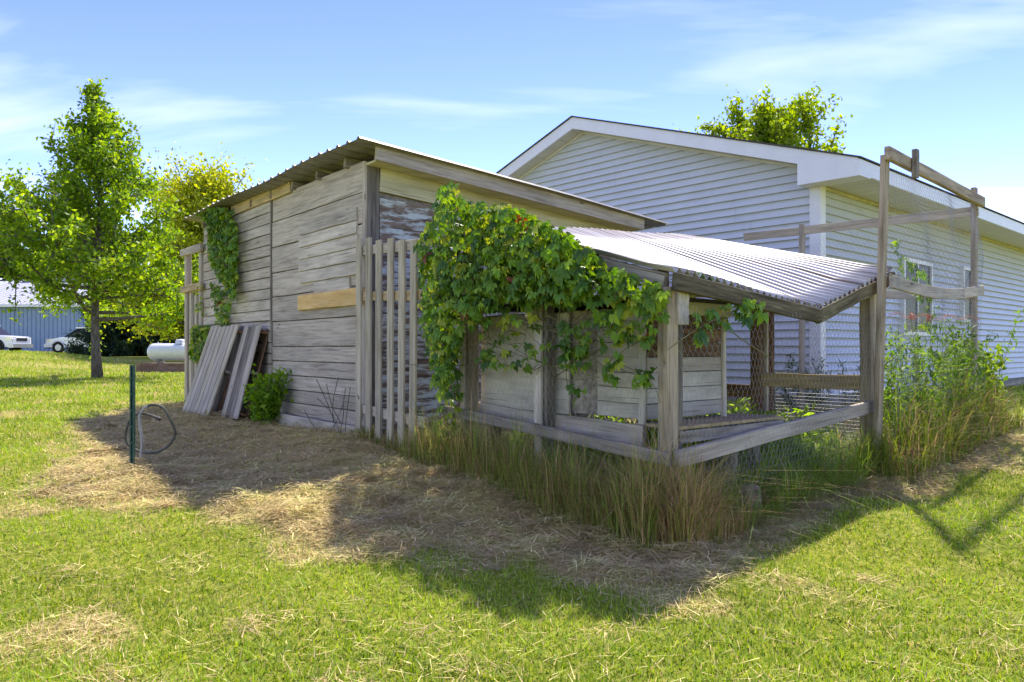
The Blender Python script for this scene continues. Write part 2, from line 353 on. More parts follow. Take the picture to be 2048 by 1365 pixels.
while z < und(HWID/2)-.05:
    z1 = z+ex
    def lim(zz):
        if zz <= und(0): return (.09, HWID)
        d = (zz-3.66)/.33; return (d, HWID-d)
    a0, a1 = lim(z), lim(min(z1, und(HWID/2)-.01)); z1 = min(z1, und(HWID/2)-.01)
    if a0[1]-a0[0] > .1: wedge('siding_board', a0, a1, z, z1, lambda q, zz: Hp(q, -.001, zz), -HW, house, M['vinyl'])
    if z1 < ZE: wedge('siding_board', (.09, HLEN), (.09, HLEN), z, z1, lambda q, zz: Hp(-.001, q, zz), -HG, house, M['vinyl'])
    z = z1
for k in range(26):       # vertical lap joints of the siding
    if k < 12: q = random.uniform(.6, 7.5); zz = ZB+ex*2*random.randint(2, 16); p = Hp(q, -.048, zz); d = HG; 
    else: q = random.uniform(.8, 12); zz = ZB+ex*2*random.randint(0, 11); p = Hp(-.048, q, zz); d = HW
    if k < 12 and zz+.23 > und(q)-.1: continue
    V = [tuple(p-d*.002), tuple(p+d*.002), tuple(p+d*.002+Z*ex*1.9), tuple(p-d*.002+Z*ex*1.9)]
    mkobj('lap_joint', V, [(0, 1, 2, 3)], M['seam'], house)
V, F = prism([(-.055, -.055), (.10, -.055), (.10, -.001), (-.001, -.001), (-.001, .10), (-.055, .10)], lambda q, s: Hp(q, s, ZB-.02), None, Z*(ZE-ZB+.02)); mkobj('corner_trim', V, F, M['trim'], house)
V, F = prism([(-.005, -.005), (HWID, -.005), (HWID, HLEN), (-.005, HLEN)], lambda q, s: Hp(q, s, -.2), None, Z*(ZB+.2)); mkobj('foundation', V, F, M['concrete'], house)
for sgn in (0, 1):
    X = (lambda q: q) if sgn == 0 else (lambda q: HWID-q)
    sl = [(X(-.66), und(-.66)+.03), (X(HWID/2), und(HWID/2)+.03), (X(HWID/2), und(HWID/2)+.19), (X(-.66), und(-.66)+.19)]
    V, F = prism(sl, lambda q, z: Hp(q, -.30, z), None, HW*(HLEN+.6)); mkobj('roof_deck', V, F, M['trim'], house)
    sl = [(X(-.72), und(-.72)+.193), (X(HWID/2), und(HWID/2)+.193), (X(HWID/2), und(HWID/2)+.213), (X(-.72), und(-.72)+.213)]
    V, F = prism(sl, lambda q, z: Hp(q, -.36, z), None, HW*(HLEN+.7)); mkobj('shingle_roof', V, F, M['shingle'], house)
    rk = [(X(-.67), und(-.67)-.01), (X(HWID/2), und(HWID/2)-.01), (X(HWID/2), und(HWID/2)+.19), (X(-.67), und(-.67)+.19)]
    V, F = prism(rk, lambda q, z: Hp(q, -.335, z), None, HW*.03); mkobj('rake_board', V, F, M['trim'], house)
    q = 0.0
    while q < HWID/2-.02:      # rake soffit panels
        q2 = min(q+.30, HWID/2-.005); pn = [(X(q), und(q)+.0), (X(q2-.008), und(q2-.008)+.0), (X(q2-.008), und(q2)+.012), (X(q), und(q)+.012)]
        V, F = prism(pn, lambda a_, z: Hp(a_, -.303, z), None, HW*.30); mkobj('soffit_panel', V, F, M['soffit'], house); q = q2
    tr = [(X(0), und(0)-.045), (X(HWID/2), und(HWID/2)-.045), (X(HWID/2), und(HWID/2)-.003), (X(0), und(0)-.003)]
    V, F = prism(tr, lambda q, z: Hp(q, -.05, z), None, HW*.045); mkobj('gable_trim', V, F, M['cream'] if 0 else M['soffit'], house)
V, F = prism([(-.70, 3.42), (-.66, 3.42), (-.66, und(-.66)+.18), (-.70, und(-.70)+.18)], lambda q, z: Hp(q, -.33, z), None, HW*(HLEN+.6)); mkobj('eave_fascia', V, F, M['trim'], house)
V, F = prism([(-.70, 3.40), (.13, 3.40), (.13, und(.13)+.02), (-.70, und(-.70)+.16)], lambda q, z: Hp(q, -.345, z), None, HW*.34); mkobj('eave_return', V, F, M['trim'], house)
s = -.003
while s < HLEN:               # level eave soffit panels
    pn = [(-.66, s), (-.002, s), (-.002, s+.29), (-.66, s+.29)]
    V, F = prism(pn, lambda q, ss: Hp(q, ss, 3.425), None, Z*.012); mkobj('soffit_panel', V, F, M['soffit'], house); s += .30
V, F = prism([(-.05, 3.375), (-.004, 3.375), (-.004, 3.42), (-.05, 3.42)], lambda q, z: Hp(q, .1, z), None, HW*(HLEN-.1)); mkobj('soffit_trim', V, F, M['cream'], house)
for (s0, s1, z0, z1, nm) in ((2.82, 4.12, 1.41, 2.67, 2), (5.74, 6.31, 1.69, 2.74, 1)):
    wn = thing('window', None, None, Hp(0, s0, z0)); wn.parent = house; wn.matrix_parent_inverse = Matrix.Translation(-house.location)
    wn = None
    fr = []
    for (a0, a1, b0, b1) in ((s0, s1, z0, z0+.06), (s0, s1, z1-.06, z1), (s0, s0+.06, z0+.06, z1-.06), (s1-.06, s1, z0+.06, z1-.06)):
        fr.append(prism([(a0, b0), (a1, b0), (a1, b1), (a0, b1)], lambda ss, zz: Hp(-.09, ss, zz), None, HG*.09))
    V, F = join(fr); f = mkobj('window_frame', V, F, M['trim'], house)
    npn = nm
    for k in range(npn):
        a0 = s0+.06+(s1-s0-.12)*k/npn; a1 = s0+.06+(s1-s0-.12)*(k+1)/npn
        if nm == 1: rows = ((z0+.06, (z0+z1)/2-.015), ((z0+z1)/2+.015, z1-.06))
        else: rows = ((z0+.06, z1-.06),)
        for (b0, b1) in rows:
            V, F = prism([(a0+.012, b0), (a1-.012, b0), (a1-.012, b1), (a0+.012, b1)], lambda ss, zz: Hp(-.06, ss, zz), None, HG*.01); mkobj('pane', V, F, M['glass'], f)
        if k: 
            V, F = prism([(a0-.018, z0+.06), (a0+.018, z0+.06), (a0+.018, z1-.06), (a0-.018, z1-.06)], lambda ss, zz: Hp(-.08, ss, zz), None, HG*.06); mkobj('mullion', V, F, M['trim'], f)
    if nm == 1:
        V, F = prism([(s0+.06, (z0+z1)/2-.015), (s1-.06, (z0+z1)/2-.015), (s1-.06, (z0+z1)/2+.015), (s0+.06, (z0+z1)/2+.015)], lambda ss, zz: Hp(-.08, ss, zz), None, HG*.06); mkobj('sash_bar', V, F, M['trim'], f)
for o in [o for o in list(col.objects) if o.type == 'EMPTY' and o.name.startswith('window')]: bpy.data.objects.remove(o)

# ------------------------------------------------------------------ old plank shed
shed = thing('plank_shed', 'old weathered grey plank shed with low ribbed tin roof', 'shed', S(0, 0, .34))
SL, SW = 5.03, 3.7
def sroof(bb): return 3.10-.079*bb
def wallplank(a0, a1, z0, z1, m, off=.0, th=.022, warp=0, es=0):
    zc = (z0+z1)/2; return plank(shed, 'plank', S(a0, -off-th/2, zc), S(a1, -off-th/2, zc), z1-z0-.012, th, NL, m, .003, 5, es, warp)
SEAM = 2.38
zs = [3.04, 2.73, 2.42, 2.11, 1.82, 1.52, 1.22, 1.05, .885, .72, .575, .42]
for k in range(len(zs)-1): wallplank(.03, SEAM-.02, zs[k+1], zs[k], M['grey'], off=random.uniform(0, .006), th=.022)
z = 3.0; k = 0
while z > .45:
    e = random.uniform(-.015, .03); wallplank(SEAM+.01-e*.6, SL, z-.133, z, M['grey'] if k > 2 else M['greylight'], off=.010+random.uniform(0, .006)); z -= .133; k += 1
zz = 2.60                                  # patch of narrower boards with ragged ends
for k in range(6):
    h = .135; wallplank(.10+random.uniform(0, .10)+(.12 if k == 5 else 0), 1.50+random.uniform(-.02, .05)-(.35 if k == 5 else 0), zz-h, zz, M['greylight'], off=.026, th=.02, es=random.uniform(-.008, .008)); zz -= h
wallplank(-.02, 1.52, 1.62, 1.80, M['new'], off=.028, th=.035)
wallplank(1.75, 3.75, 2.99, 3.13, M['yellowold'], off=.034, th=.025)
wallplank(.0, 1.9, .30, .45, M['greylight'], off=.10, th=.03)
plank(shed, 'dark_batten', S(SEAM, -.02, 1.3), S(SEAM, -.02, 3.0), .035, .05, NL, M['greydark'])
V, F = prism([(0, .30), (SL, .30), (SL, 3.02), (0, 3.02)], lambda a, z: S(a, .004, z), None, E2*.03); mkobj('wall_backing', V, F, M['greydark'], shed)
V, F = prism([(.034, .30), (SW, .30), (SW, sroof(SW)-.1), (.034, sroof(0)-.1)], lambda bb, z: S(.004, bb, z), None, E1*.03); mkobj('wall_backing', V, F, M['greydark'], shed)
plank(shed, 'corner_board', S(-.012, .055, .36), S(-.012, .055, 3.02), .13, .03, NR, M['greydark'])
plank(shed, 'corner_board', S(.02, -.015, .36), S(.02, -.015, 3.02), .06, .03, NL, M['grey'])
z = .40
for k in range(9):                         # peeling side wall boards
    h = .285; z1 = min(z+h, sroof(SW)-.12); 
    if z1-z > .05: plank(shed, 'plank', S(-.012, .125, (z+z1)/2), S(-.012, SW, (z+z1)/2), z1-z-.006, .022, NR, M['peel'] if k < 8 else M['cream'], .002)
    z += h
plank(shed, 'plank', S(-.026, .125, 2.86), S(-.026, SW, 2.62), .24, .02, NR, M['cream'], .002)
# eave along the side wall: soffit board and fascia following the roof fall
def slab(name, pts, ext, m): 
    V, F = prism(pts, lambda bb, z: S(-.24, bb, z), None, ext); return mkobj(name, V, F, m, shed)
slab('soffit_board', [(-.02, sroof(0)-.12), (SW+.02, sroof(SW)-.12), (SW+.02, sroof(SW)-.10), (-.02, sroof(0)-.10)], E1*.225, M['cream'])
plank(shed, 'fascia_board', S(-.262, -.05, sroof(0)-.03), S(-.262, SW+.03, sroof(SW)-.03), .185, .04, NR, M['grey'], .002, 8)
for k in range(8):                         # rafter tails above the plank wall
    a = .35+k*.66; plank(shed, 'rafter', S(a, -.07, sroof(-.07)-.045), S(a, SW-.02, sroof(SW)-.045), .09, .045, E1, M['greydark'], .001)
plank(shed, 'top_plate', S(.05, .05, 2.99), S(SL, .05, 2.99), .09, .06, NL, M['tan'])
# tin roof: one sheet per 0.9 m, ribs included
a = -.36; k = 0
while a < SL+.2:
    a2 = min(a+.86, SL+.22); prof = []; q = a
    while q < a2-.01:
        prof += [(q, 0), (min(q+.02, a2), .022), (min(q+.045, a2), .022), (min(q+.065, a2), 0)]; q += .215
    prof.append((a2, 0)); V = []; F = []
    zo = .003*(k % 2)
    for bb in (-.27, 1.0, 2.4, SW+.42):
        for (q, dz) in prof: V.append(tuple(S(q, bb, sroof(bb)+.012+zo+dz+.012*math.sin(q*2.3+bb))))
    n = len(prof)
    for i in range(3):
        for j in range(n-1): F.append((i*n+j, i*n+j+1, (i+1)*n+j+1, (i+1)*n+j))
    o = mkobj('roof_sheet', V, F, M['tinroof'], shed); sm = o.modifiers.new('thickness', 'SOLIDIFY'); sm.thickness = .004
    a = a2-.02 if a2 < SL+.2 else 99; k += 1

# ------------------------------------------------------------------ board fence beyond the shed
bf = thing('board_fence', 'narrow grey board fence frame joined to the far end of the shed', 'fence', S(SL+.5, 0, .36))
for aa in (SL+.06, SL+.80):
    plank(bf, 'post', S(aa, -.03, .2), S(aa, -.03, 2.72), .09, .09, NL, M['grey'])
plank(bf, 'rail', S(SL-.1, -.09, 2.70), S(SL+.95, -.09, 2.70), .11, .04, NL, M['grey'])
plank(bf, 'rail', S(SL-.1, -.09, 2.12), S(SL+.95, -.09, 2.12), .10, .04, NL, M['tan'])
for k in range(6):
    aa = SL+.10+k*.135; plank(bf, 'board', S(aa, -.035, .3), S(aa, -.035, 2.07), .11, .02, NL, M['greydark'] if k % 2 else M['grey'])

# ------------------------------------------------------------------ picket fence panel by the shed corner
pf = thing('picket_panel', 'upright grey pickets between the shed corner and the creeper', 'fence', Pn(3.2, 0, .3))
for k in range(6):
    aa = 3.70-k*.195-(.0 if k < 3 else .02); lean = random.uniform(-.012, .012)
    zb = G(*Pn(aa, 0, 0)[:2])+.03
    plank(pf, 'picket', Pn(aa+lean, -.07, zb), Pn(aa-lean, -.07, 2.27-.03*k+random.uniform(-.02, .01)), .095, .022, NL, M['picket'], .002)
for zc, mm_ in ((2.14, M['grey']), (1.70, M['yellowold']), (.62, M['grey'])):
    plank(pf, 'rail', Pn(3.78, -.035, zc), Pn(2.55, -.035, zc-.05), .09, .035, NL, mm_)

# ------------------------------------------------------------------ chicken pen with corrugated roof
pen = thing('chicken_pen', 'low timber chicken pen with wire walls under a white corrugated roof', 'pen', Pn(0, 0, .1))
def post(p, z0, z1, w, m, nm='post', th=None): return plank(pen, nm, (p[0], p[1], z0), (p[0], p[1], z1), w, th or w, NL, m, .003, 5)
post(Pn(.03, .04, 0), .0, 1.56, .095, M['post'])
post(Pn(.06, .14, 0), .0, 1.54, .06, M['greydark'], th=.09)
post(Pn(1.12, .05, 0), .1, 1.75, .09, M['greydark']); plank(pen, 'post_board', Pn(1.14, -.01, .15), Pn(1.14, -.01, 1.75), .075, .02, NL, M['greylight'])
post(Pn(2.02, .05, 0), .15, 2.0, .09, M['post']); plank(pen, 'post_board', Pn(2.05, -.01, .2), Pn(2.05, -.01, 1.95), .06, .02, NL, M['grey'])
plank(pen, 'low_rail', Pn(-.05, -.05, .565), Pn(1.15, -.05, .635), .075, .035, NL, M['greydark'], warp=.01); plank(pen, 'low_rail', Pn(1.12, -.052, .635), Pn(2.25, -.052, .70), .075, .035, NL, M['greydark'])
plank(pen, 'ground_rail', Pn(-.03, -.03, .16), Pn(2.2, -.03, .34), .09, .035, NL, M['greydark'])
pd = Vector((2.89, 6.12, 0))-P1; pd.normalize(); pnr = Vector((pd.y, -pd.x, 0))
def Fr(s, o, z): return P1+pd*s+pnr*o+Z*z             # along the pen's front side
P4 = Fr(2.62, 0, 0)
post(P4, .05, 1.70, .09, M['post']); post(P4+pd*.085, .05, 1.66, .05, M['grey'], th=.09)
plank(pen, 'low_rail', Fr(.02, .05, .555), Fr(2.66, .05, .735), .10, .04, pnr, M['grey'], .003, 8)
P5 = Vector((2.25, 6.9, 0)); post(P5, .2, 2.0, .10, M['brown']); post(P5+Vector((.07, -.03, 0)), .2, 2.0, .035, M['greylight'], th=.03); post(P5+Vector((.125, .02, 0)), .2, 1.95, .055, M['brown'])
plank(pen, 'back_rail', P5+Z*.915, P4+Z*.92, .12, .04, pnr, M['tan'] if 0 else M['yellowold']); plank(pen, 'back_rail', P5+Z*.80, P5+E1*1.1+Z*.80, .12, .04, pnr, M['brown'])
post(P5+E1*1.1, .2, 2.3, .09, M['brown'])
# corrugated roof: sags where the two front header beams meet
RD = 2.12; RW = 2.92; SB = 1.66
def rz(s, a):
    zf = 1.635+(1.475-1.635)*s/SB if s < SB else 1.475+(1.835-1.475)*(s-SB)/(RW-SB)
    k = 6; zf = zf
    zb = 2.20+(2.37-2.20)*s/RW
    return zf+(zb-zf)*(a/RD)**.92
def Rp(s, a, z): return P1+pd*s+E1*a+Z*z
per = .076; ns = int((RW+.06)/per*10); V = []; F = []
arow = [-.075, .15, .45, .8, 1.2, 1.65, RD]
for a in arow:
    for i in range(ns+1):
        s = -.05+(RW+.06)*i/ns; ph = 2*math.pi*s/per
        V.append(tuple(Rp(s, a, rz(max(s, 0), max(a, 0))+.02+.0165*math.sin(ph)+.006*math.sin(s*5+a*3))))
n = ns+1
for i in range(len(arow)-1):
    for j in range(ns): F.append((i*n+j, i*n+j+1, (i+1)*n+j+1, (i+1)*n+j))
rm, t, b = mat('worn_white_corrugated', rough=.42, spec=.4)
tcn = t.nodes.new('ShaderNodeTexCoord'); mpn = t.nodes.new('ShaderNodeMapping'); mpn.inputs['Rotation'].default_value = (0, 0, -math.atan2(E1.y, E1.x)); mpn.inputs['Scale'].default_value = (1, 1, 1); t.links.new(tcn.outputs['Object'], mpn.inputs[0])
ms_ = t.nodes.new('ShaderNodeVectorMath'); ms_.operation = 'MULTIPLY'; ms_.inputs[1].default_value = (.5, 26, 1); t.links.new(mpn.outputs[0], ms_.inputs[0])
n1 = noise(t, ms_.outputs[0], 1, 5, .6); n2 = noise(t, mpn.outputs[0], 2.2, 5, .65)
r1 = ramp(t, [(.41, (.17, .135, .10)), (.49, (.37, .34, .295)), (.62, (.52, .49, .44))]); t.links.new(n1.outputs[0], r1.inputs[0])
r2 = ramp(t, [(.54, (0, 0, 0)), (.70, (1, 1, 1))]); t.links.new(n2.outputs[0], r2.inputs[0])
m3 = t.nodes.new('ShaderNodeMath'); m3.operation = 'MULTIPLY'; m3.inputs[1].default_value = .5; t.links.new(r2.outputs[0], m3.inputs[0])
t.links.new(mixc(t, m3.outputs[0], r1.outputs[0], (.36, .23, .15)), b.inputs['Base Color'])
ro = mkobj('corrugated_roof', V, F, rm, pen, True); ro.modifiers.new('thickness', 'SOLIDIFY').thickness = .003
def head(s0, s1, nm, m): return plank(pen, nm, Rp(s0, -.075, rz(max(s0, 0), 0)-.05), Rp(s1, -.075, rz(s1, 0)-.05), .10, .04, pnr, m, .003, 8)
head(-.03, SB+.02, 'header_beam', M['lichen']); head(SB-.02, RW+.02, 'header_beam', M['lichen'])
plank(pen, 'side_rafter', Rp(.02, .03, rz(0, 0)-.035), Rp(.0, RD, rz(0, RD)-.035), .09, .04, NL, M['grey']); plank(pen, 'side_rafter', Rp(RW-.05, 0, rz(RW, 0)-.05), Rp(RW-.05, RD, rz(RW, RD)-.05), .09, .04, NL, M['greydark'])
plank(pen, 'back_beam', Rp(0, RD-.05, rz(0, RD)-.06), Rp(RW, RD-.05, rz(RW, RD)-.06), .09, .04, NR, M['greydark'])
plank(pen, 'hanging_block', Pn(-.02, .10, 1.34), Pn(-.02, .10, 1.545), .105, .04, pnr, M['greylight']); plank(pen, 'hanging_block', Pn(1.16, -.06, 1.42), Pn(1.16, -.06, 1.72), .085, .05, NL, M['greylight'])
# ------------------------------------------------------------------ coop in the pen
coop = thing('hen_coop', 'small grey boarded hen coop raised inside the wire pen', 'coop', Pn(1.1, .5, .5))
ca0, ca1, cb0, cb1, cz0, cz1 = .30, 2.0, .16, .95, .75, 1.46
zz = cz0; k = 0
while zz < cz1-.02:
    z1 = min(zz+.098, cz1); plank(coop, 'plank', Pn(ca0, cb0, (zz+z1)/2), Pn(ca0, cb1, (zz+z1)/2), z1-zz-.004, .02, NR, M['panel'] if k < 3 else (M['grey'] if k == 3 else M['brown']), .002)
    if zz < 1.35: plank(coop, 'plank', Pn(ca0, cb0, (zz+z1)/2), Pn(ca0+.42, cb0, (zz+z1)/2), z1-zz-.004, .02, NL, M['panel'], .002)
    zz = z1; k += 1
for (a0, a1) in ((.98, 1.22), (1.24, 2.0)): plank(coop, 'side_panel', Pn(a0, cb0-.02, (cz0+cz1)/2-.01), Pn(a1, cb0-.02, (cz0+cz1)/2-.01), cz1-cz0, .018, NL, M['panel'], .001)
V, F = prism([(ca0+.03, cb0+.012), (ca1, cb0+.012), (ca1, cb1), (ca0+.03, cb1)], lambda a, bb: Pn(a, bb, cz0), None, Z*(cz1-cz0)); mkobj('inner_box', V, F, M['greydark'], coop)
plank(coop, 'corner_trim', Pn(ca0-.015, cb1-.005, cz0-.05), Pn(ca0-.015, cb1-.005, cz1), .035, .03, NR, M['greylight']); plank(coop, 'corner_trim', Pn(ca0+.02, cb0-.015, cz0-.03), Pn(ca0+.02, cb0-.015, cz1), .05, .02, NL, M['panel'])
plank(coop, 'eave_board', Pn(ca0-.03, cb0-.05, cz1+.0), Pn(ca0-.03, cb1+.05, cz1+.0), .085, .02, NR, M['cream'])
V, F = prism([(cb0-.08, cz1+.045), (cb1+.10, cz1+.045), (cb1+.10, cz1+.06), (cb0-.08, cz1+.075)], lambda bb, z: Pn(ca0-.09, bb, z), None, E1*(ca1-ca0+.15)); mkobj('coop_roof', V, F, M['shingle'], coop)
plank(coop, 'skirt_board', Pn(ca0-.02, cb0-.045, cz0-.105), Pn(1.10, cb0-.045, cz0-.09), .15, .03, NL, M['grey']); plank(coop, 'skirt_board', Pn(1.16, cb0-.045, cz0-.09), Pn(2.02, cb0-.045, cz0-.06), .15, .03, NL, M['grey'])
V, F = prism([(-.02, .14), (-.02, 1.28), (.32, 1.22), (.32, .14)], lambda a, bb: Pn(a+.05, bb, .71+.0*a), None, Z*.02); mkobj('shelf', V, F, M['tan'], coop)
for (a, bb) in ((.12, .22), (.12, .8), (.20, 1.18), (1.9, .2), (1.9, .9)): plank(coop, 'leg', Pn(a, bb, .1), Pn(a, bb, .71), .07, .07, NL, M['greydark'])
plank(coop, 'shelf_edge', Pn(.04, .14, .665), Pn(.04, 1.27, .665), .075, .03, NR, M['greydark'])

# ------------------------------------------------------------------ tall timber frame with netting
fr = thing('netting_frame', 'tall open timber frame hung with wire netting beside the house corner', 'frame', (2.95, 5.95, .25))
F1, F2, F3 = Vector((2.95, 5.95, 0)), Vector((4.79, 7.8, 0)), Vector((3.47, 9.0, 0)); F4 = F1+(F3-F2)
d12 = (F2-F1).normalized(); n12 = Vector((d12.y, -d12.x, 0)); d23 = (F3-F2).normalized()
def fpost(p, z1, lx, m=M['post'], nm='post'): return plank(fr, nm, (p.x-lx, p.y, .1), (p.x, p.y, z1), .09, .045, n12, m, .004, 6)
fpost(F1, 2.72, .07, M['tan'] if 0 else M['post']); fpost(F2, 2.86, .0); fpost(F3, 2.68, .0, M['grey']); fpost(F4+Vector((.1, .1, 0)), 2.0, 0, M['grey'])
plank(fr, 'top_beam', F1-d12*.10+n12*.05+Z*2.72, F2+d12*.12+n12*.05+Z*2.72, .10, .045, n12, M['post'], .003, 6)
plank(fr, 'beam_cleat', F1+d12*.42+n12*.095+Z*2.60, F1+d12*.42+n12*.095+Z*2.83, .07, .04, n12, M['greydark'])
plank(fr, 'cross_beam', F2+Z*2.62-d23*.05-n12*.01, F3+d23*.72+Z*2.60-n12*.01, .10, .04, -n12, M['grey'], .003, 8)
o = plank(fr, 'bowed_rail', F1+n12*.045+Z*1.73, F2+d12*.14+n12*.045+Z*1.81, .10, .03, n12, M['greylight'], .002, 10)
for v in o.data.vertices: v.co.z += -.07*math.sin(math.pi*min(max(v.co.x/2.75, 0), 1))*(1 if Vector((0, 0, 1)).dot(o.matrix_basis.to_3x3() @ Vector((0, 0, 1))) > 0 else -1)
plank(fr, 'back_rail', F4+Z*1.73, F2+Z*1.75+d23*.05, .09, .03, n12, M['grey'])
for k in range(2):       # orange twine tied along the wire
    pts = [F1+(F2-F1)*q+n12*(.05+.01*math.sin(q*40))+Z*(1.46+.05*q+.02*math.sin(q*23+k)) for q in np.linspace(-.02, 1.0, 40)]; tube('twine', pts, .0022, M['twine'], fr, 4)
for q in (.17, .34):
    pts = [F1+(F2-F1)*q+n12*(.06+.02*math.cos(j*1.9))+Z*(1.46+.03*math.sin(j*1.3)+(.02*j if q > .9 else 0))+d12*.03*math.cos(j) for j in range(14)]; tube('twine_knot', pts, .004, M['twine'], fr, 4)

# ------------------------------------------------------------------ wire netting
def prisms(A, B, r):
    A = np.asarray(A); B = np.asarray(B); d = B-A; d /= np.linalg.norm(d, axis=1, keepdims=True)+1e-9
    ref = np.where(np.abs(d[:, 2:3]) < .9, [[0, 0, 1.]], [[1., 0, 0]]); s = np.cross(d, ref); s /= np.linalg.norm(s, axis=1, keepdims=True); q = np.cross(d, s)
    vs_ = []
    for k in range(3):
        t = 2*math.pi*k/3; o = r*(math.cos(t)*s+math.sin(t)*q); vs_ += [A+o, B+o]
    V = np.stack(vs_, 1).reshape(-1, 3); i = np.arange(len(A))[:, None]*6
    F = np.concatenate([i+np.array([[0, 1, 3, 2]]), i+np.array([[2, 3, 5, 4]]), i+np.array([[4, 5, 1, 0]])], 0)
    return V, F
def hexnet(O, U, Vv, W, Hh, cell=.05, nrm=None, rough=.012, keep=1.0):
    O, U, Vv = (np.array(q) for q in (O, U, Vv)); nrm = np.array(nrm); A = []; B = []
    cw = cell; ch = cell*.9; nxx = int(W/cw); nyy = int(Hh/ch); r_ = random.Random(5)
    def P(i, j, top):       # hex vertices
        x = (i+(.5 if j % 2 else 0))*cw; y = j*ch+(ch*.32 if top else -.0)
        ph = math.sin(x*7+y*5)+math.sin(x*3.1-y*8); x += .012*math.sin(y*9+x*4); return O+U*x+Vv*y+nrm*rough*ph
    for j in range(nyy):
        for i in range(nxx):
            if r_.random() > keep: continue
            a = P(i, j, 0); c = P(i, j, 1); A.append(a); B.append(c)
            j2 = j+1; i2 = i if j % 2 == 0 else i+1
            A.append(c); B.append(P(i2, j2, 0)); A.append(c); B.append(P(i2-1, j2, 0))
    return np.array(A), np.array(B)
def gridnet(O, U, Vv, W, Hh, cx, cy, nrm, rough=.01):
    O, U, Vv, nrm = (np.array(q) for q in (O, U, Vv, nrm)); A = []; B = []
    def P(x, y): return O+U*x+Vv*y+nrm*rough*(math.sin(x*5+y*3)+math.sin(x*2-y*7))
    for i in range(int(W/cx)+1):
        for j in range(int(Hh/cy)): A.append(P(i*cx, j*cy)); B.append(P(i*cx, (j+1)*cy))
    for j in range(int(Hh/cy)+1):
        for i in range(int(W/cx)): A.append(P(i*cx, j*cy)); B.append(P((i+1)*cx, j*cy))
    return np.array(A), np.array(B)
def net(nm, AB, r, m, parent): 
    V, F = prisms(AB[0], AB[1], r); o = mkobj(nm, V, F, m, parent); o['kind'] = 'stuff'; return o
z3 = np.array((0, 0, 1.))
net('wire_netting', hexnet(Pn(0, -.075, .12), E1, z3, 2.3, 1.35, .052, NL), .0009, M['wire'], pen)
net('wire_netting', hexnet(Fr(.05, .075, .30), pd, z3, 2.6, 1.2, .052, pnr), .0009, M['wire'], pen)
net('square_mesh', gridnet(Fr(.35, .085, .06), pd, z3, 2.3, .62, .034, .034, pnr, .02), .00045, M['wire'], pen)
net('square_mesh', gridnet(P5+Z*.42, (P4-P5).normalized(), z3, (P4-P5).length, .44, .03, .03, pnr, .006), .0013, M['wire'], pen)
net('wire_netting', hexnet(P5+E1*1.1+Z*.4, -E1, z3, 1.1, .9, .05, NL), .0009, M['wire'], pen)
net('wire_netting', hexnet(F1+n12*.07+Z*1.4, d12, z3, 2.65, 1.25, .045, n12, .02), .0009, M['wire'], fr)
net('wire_netting', hexnet(F3+Z*.5-n12*.03, -np.array(d23), z3, 1.75, 2.05, .045, n12, .02), .0009, M['wire'], fr)
net('square_mesh', gridnet(F1+n12*.06+Z*.3, d12, z3, 2.7, 1.2, .05, .05, n12, .015), .0012, M['wire'], fr)
net('wire_netting', hexnet(F2+d12*.1+Z*.6, d23, z3, .5, 2.1, .045, d12, .02), .0009, M['wire'], fr)

# ------------------------------------------------------------------ pallets leaning on the shed
def pallet(label, a0, foot, topo, zf, w, Ls, ma, mb):
    p = thing('pallet', label, 'pallet', S(a0+w/2, -foot, zf), 'pallets leaning on the plank wall')
    A = S(a0, -foot, zf); Bv = S(a0, -topo, 0)-S(a0, -foot, 0); h = math.sqrt(max(Ls**2-(foot-topo)**2, .01)); up = (Bv+Z*h).normalized(); nn = E1.cross(up); nn = nn if nn.dot(NL) > 0 else -nn
    nsl = 7; x = 0
    for k in range(nsl):
        sw = random.choice((.12, .135, .145)); x = k*(w-.12)/(nsl-1)+.06
        plank(p, 'slat', A+E1*x+nn*.062+up*random.uniform(-.02, .02), A+E1*x+nn*.062+up*(Ls+random.uniform(-.02, .02)), sw, .018, nn, ma if k % 3 else mb, .003)
    for q in (.06, .5, .94): plank(p, 'stringer', A+up*Ls*q-E1*.01, A+up*Ls*q+E1*(w+.01), .036, .09, nn, M['brown'] if q != .5 else M['greydark'])
    for x in (.05, w/2, w-.05): plank(p, 'slat', A+E1*x-nn*.055, A+E1*x-nn*.055+up*Ls, .11, .018, nn, M['brown'])
pallet('grey slatted pallet leaning in front of the other pallet', 3.04, .52, .14, .33, 1.08, 1.2, M['grey'], M['picket'])
pallet('darker pallet leaning behind the front pallet beside the leafy bush', 2.46, .36, .07, .34, .95, 1.16, M['greydark'], M['grey'])

# ------------------------------------------------------------------ steel post and hose
gp = on_ground(265, 938); gp.z -= .05
sp_ = thing('steel_post', 'thin dark green steel stake standing in the dry clippings', 'stake', gp)
V, F = prism([(-.018, -.012), (-.006, -.012), (-.006, .006), (.006, .006), (.006, -.012), (.018, -.012), (.018, .012), (-.018, .012)], lambda x, y: (gp.x+x, gp.y+y, gp.z), None, (.0, 0, .88)); mkobj('shaft', V, F, M['greenpost'], sp_)
for k in range(5): box('lug', (gp.x-.008, gp.y-.018, gp.z+.25+k*.13), (gp.x+.008, gp.y-.0125, gp.z+.265+k*.13), M['greenpost'], sp_)
hz = [(490, 715), (430, 690), (340, 670), (260, 690), (190, 780), (160, 900), (180, 980), (230, 1030), (330, 1075), (420, 1085), (520, 1065), (620, 1000), (680, 900), (680, 850), (640, 750), (580, 640), (530, 595), (450, 578), (380, 600), (330, 650), (310, 700), (315, 800), (330, 900), (335, 1000), (325, 1090), (320, 1130)]
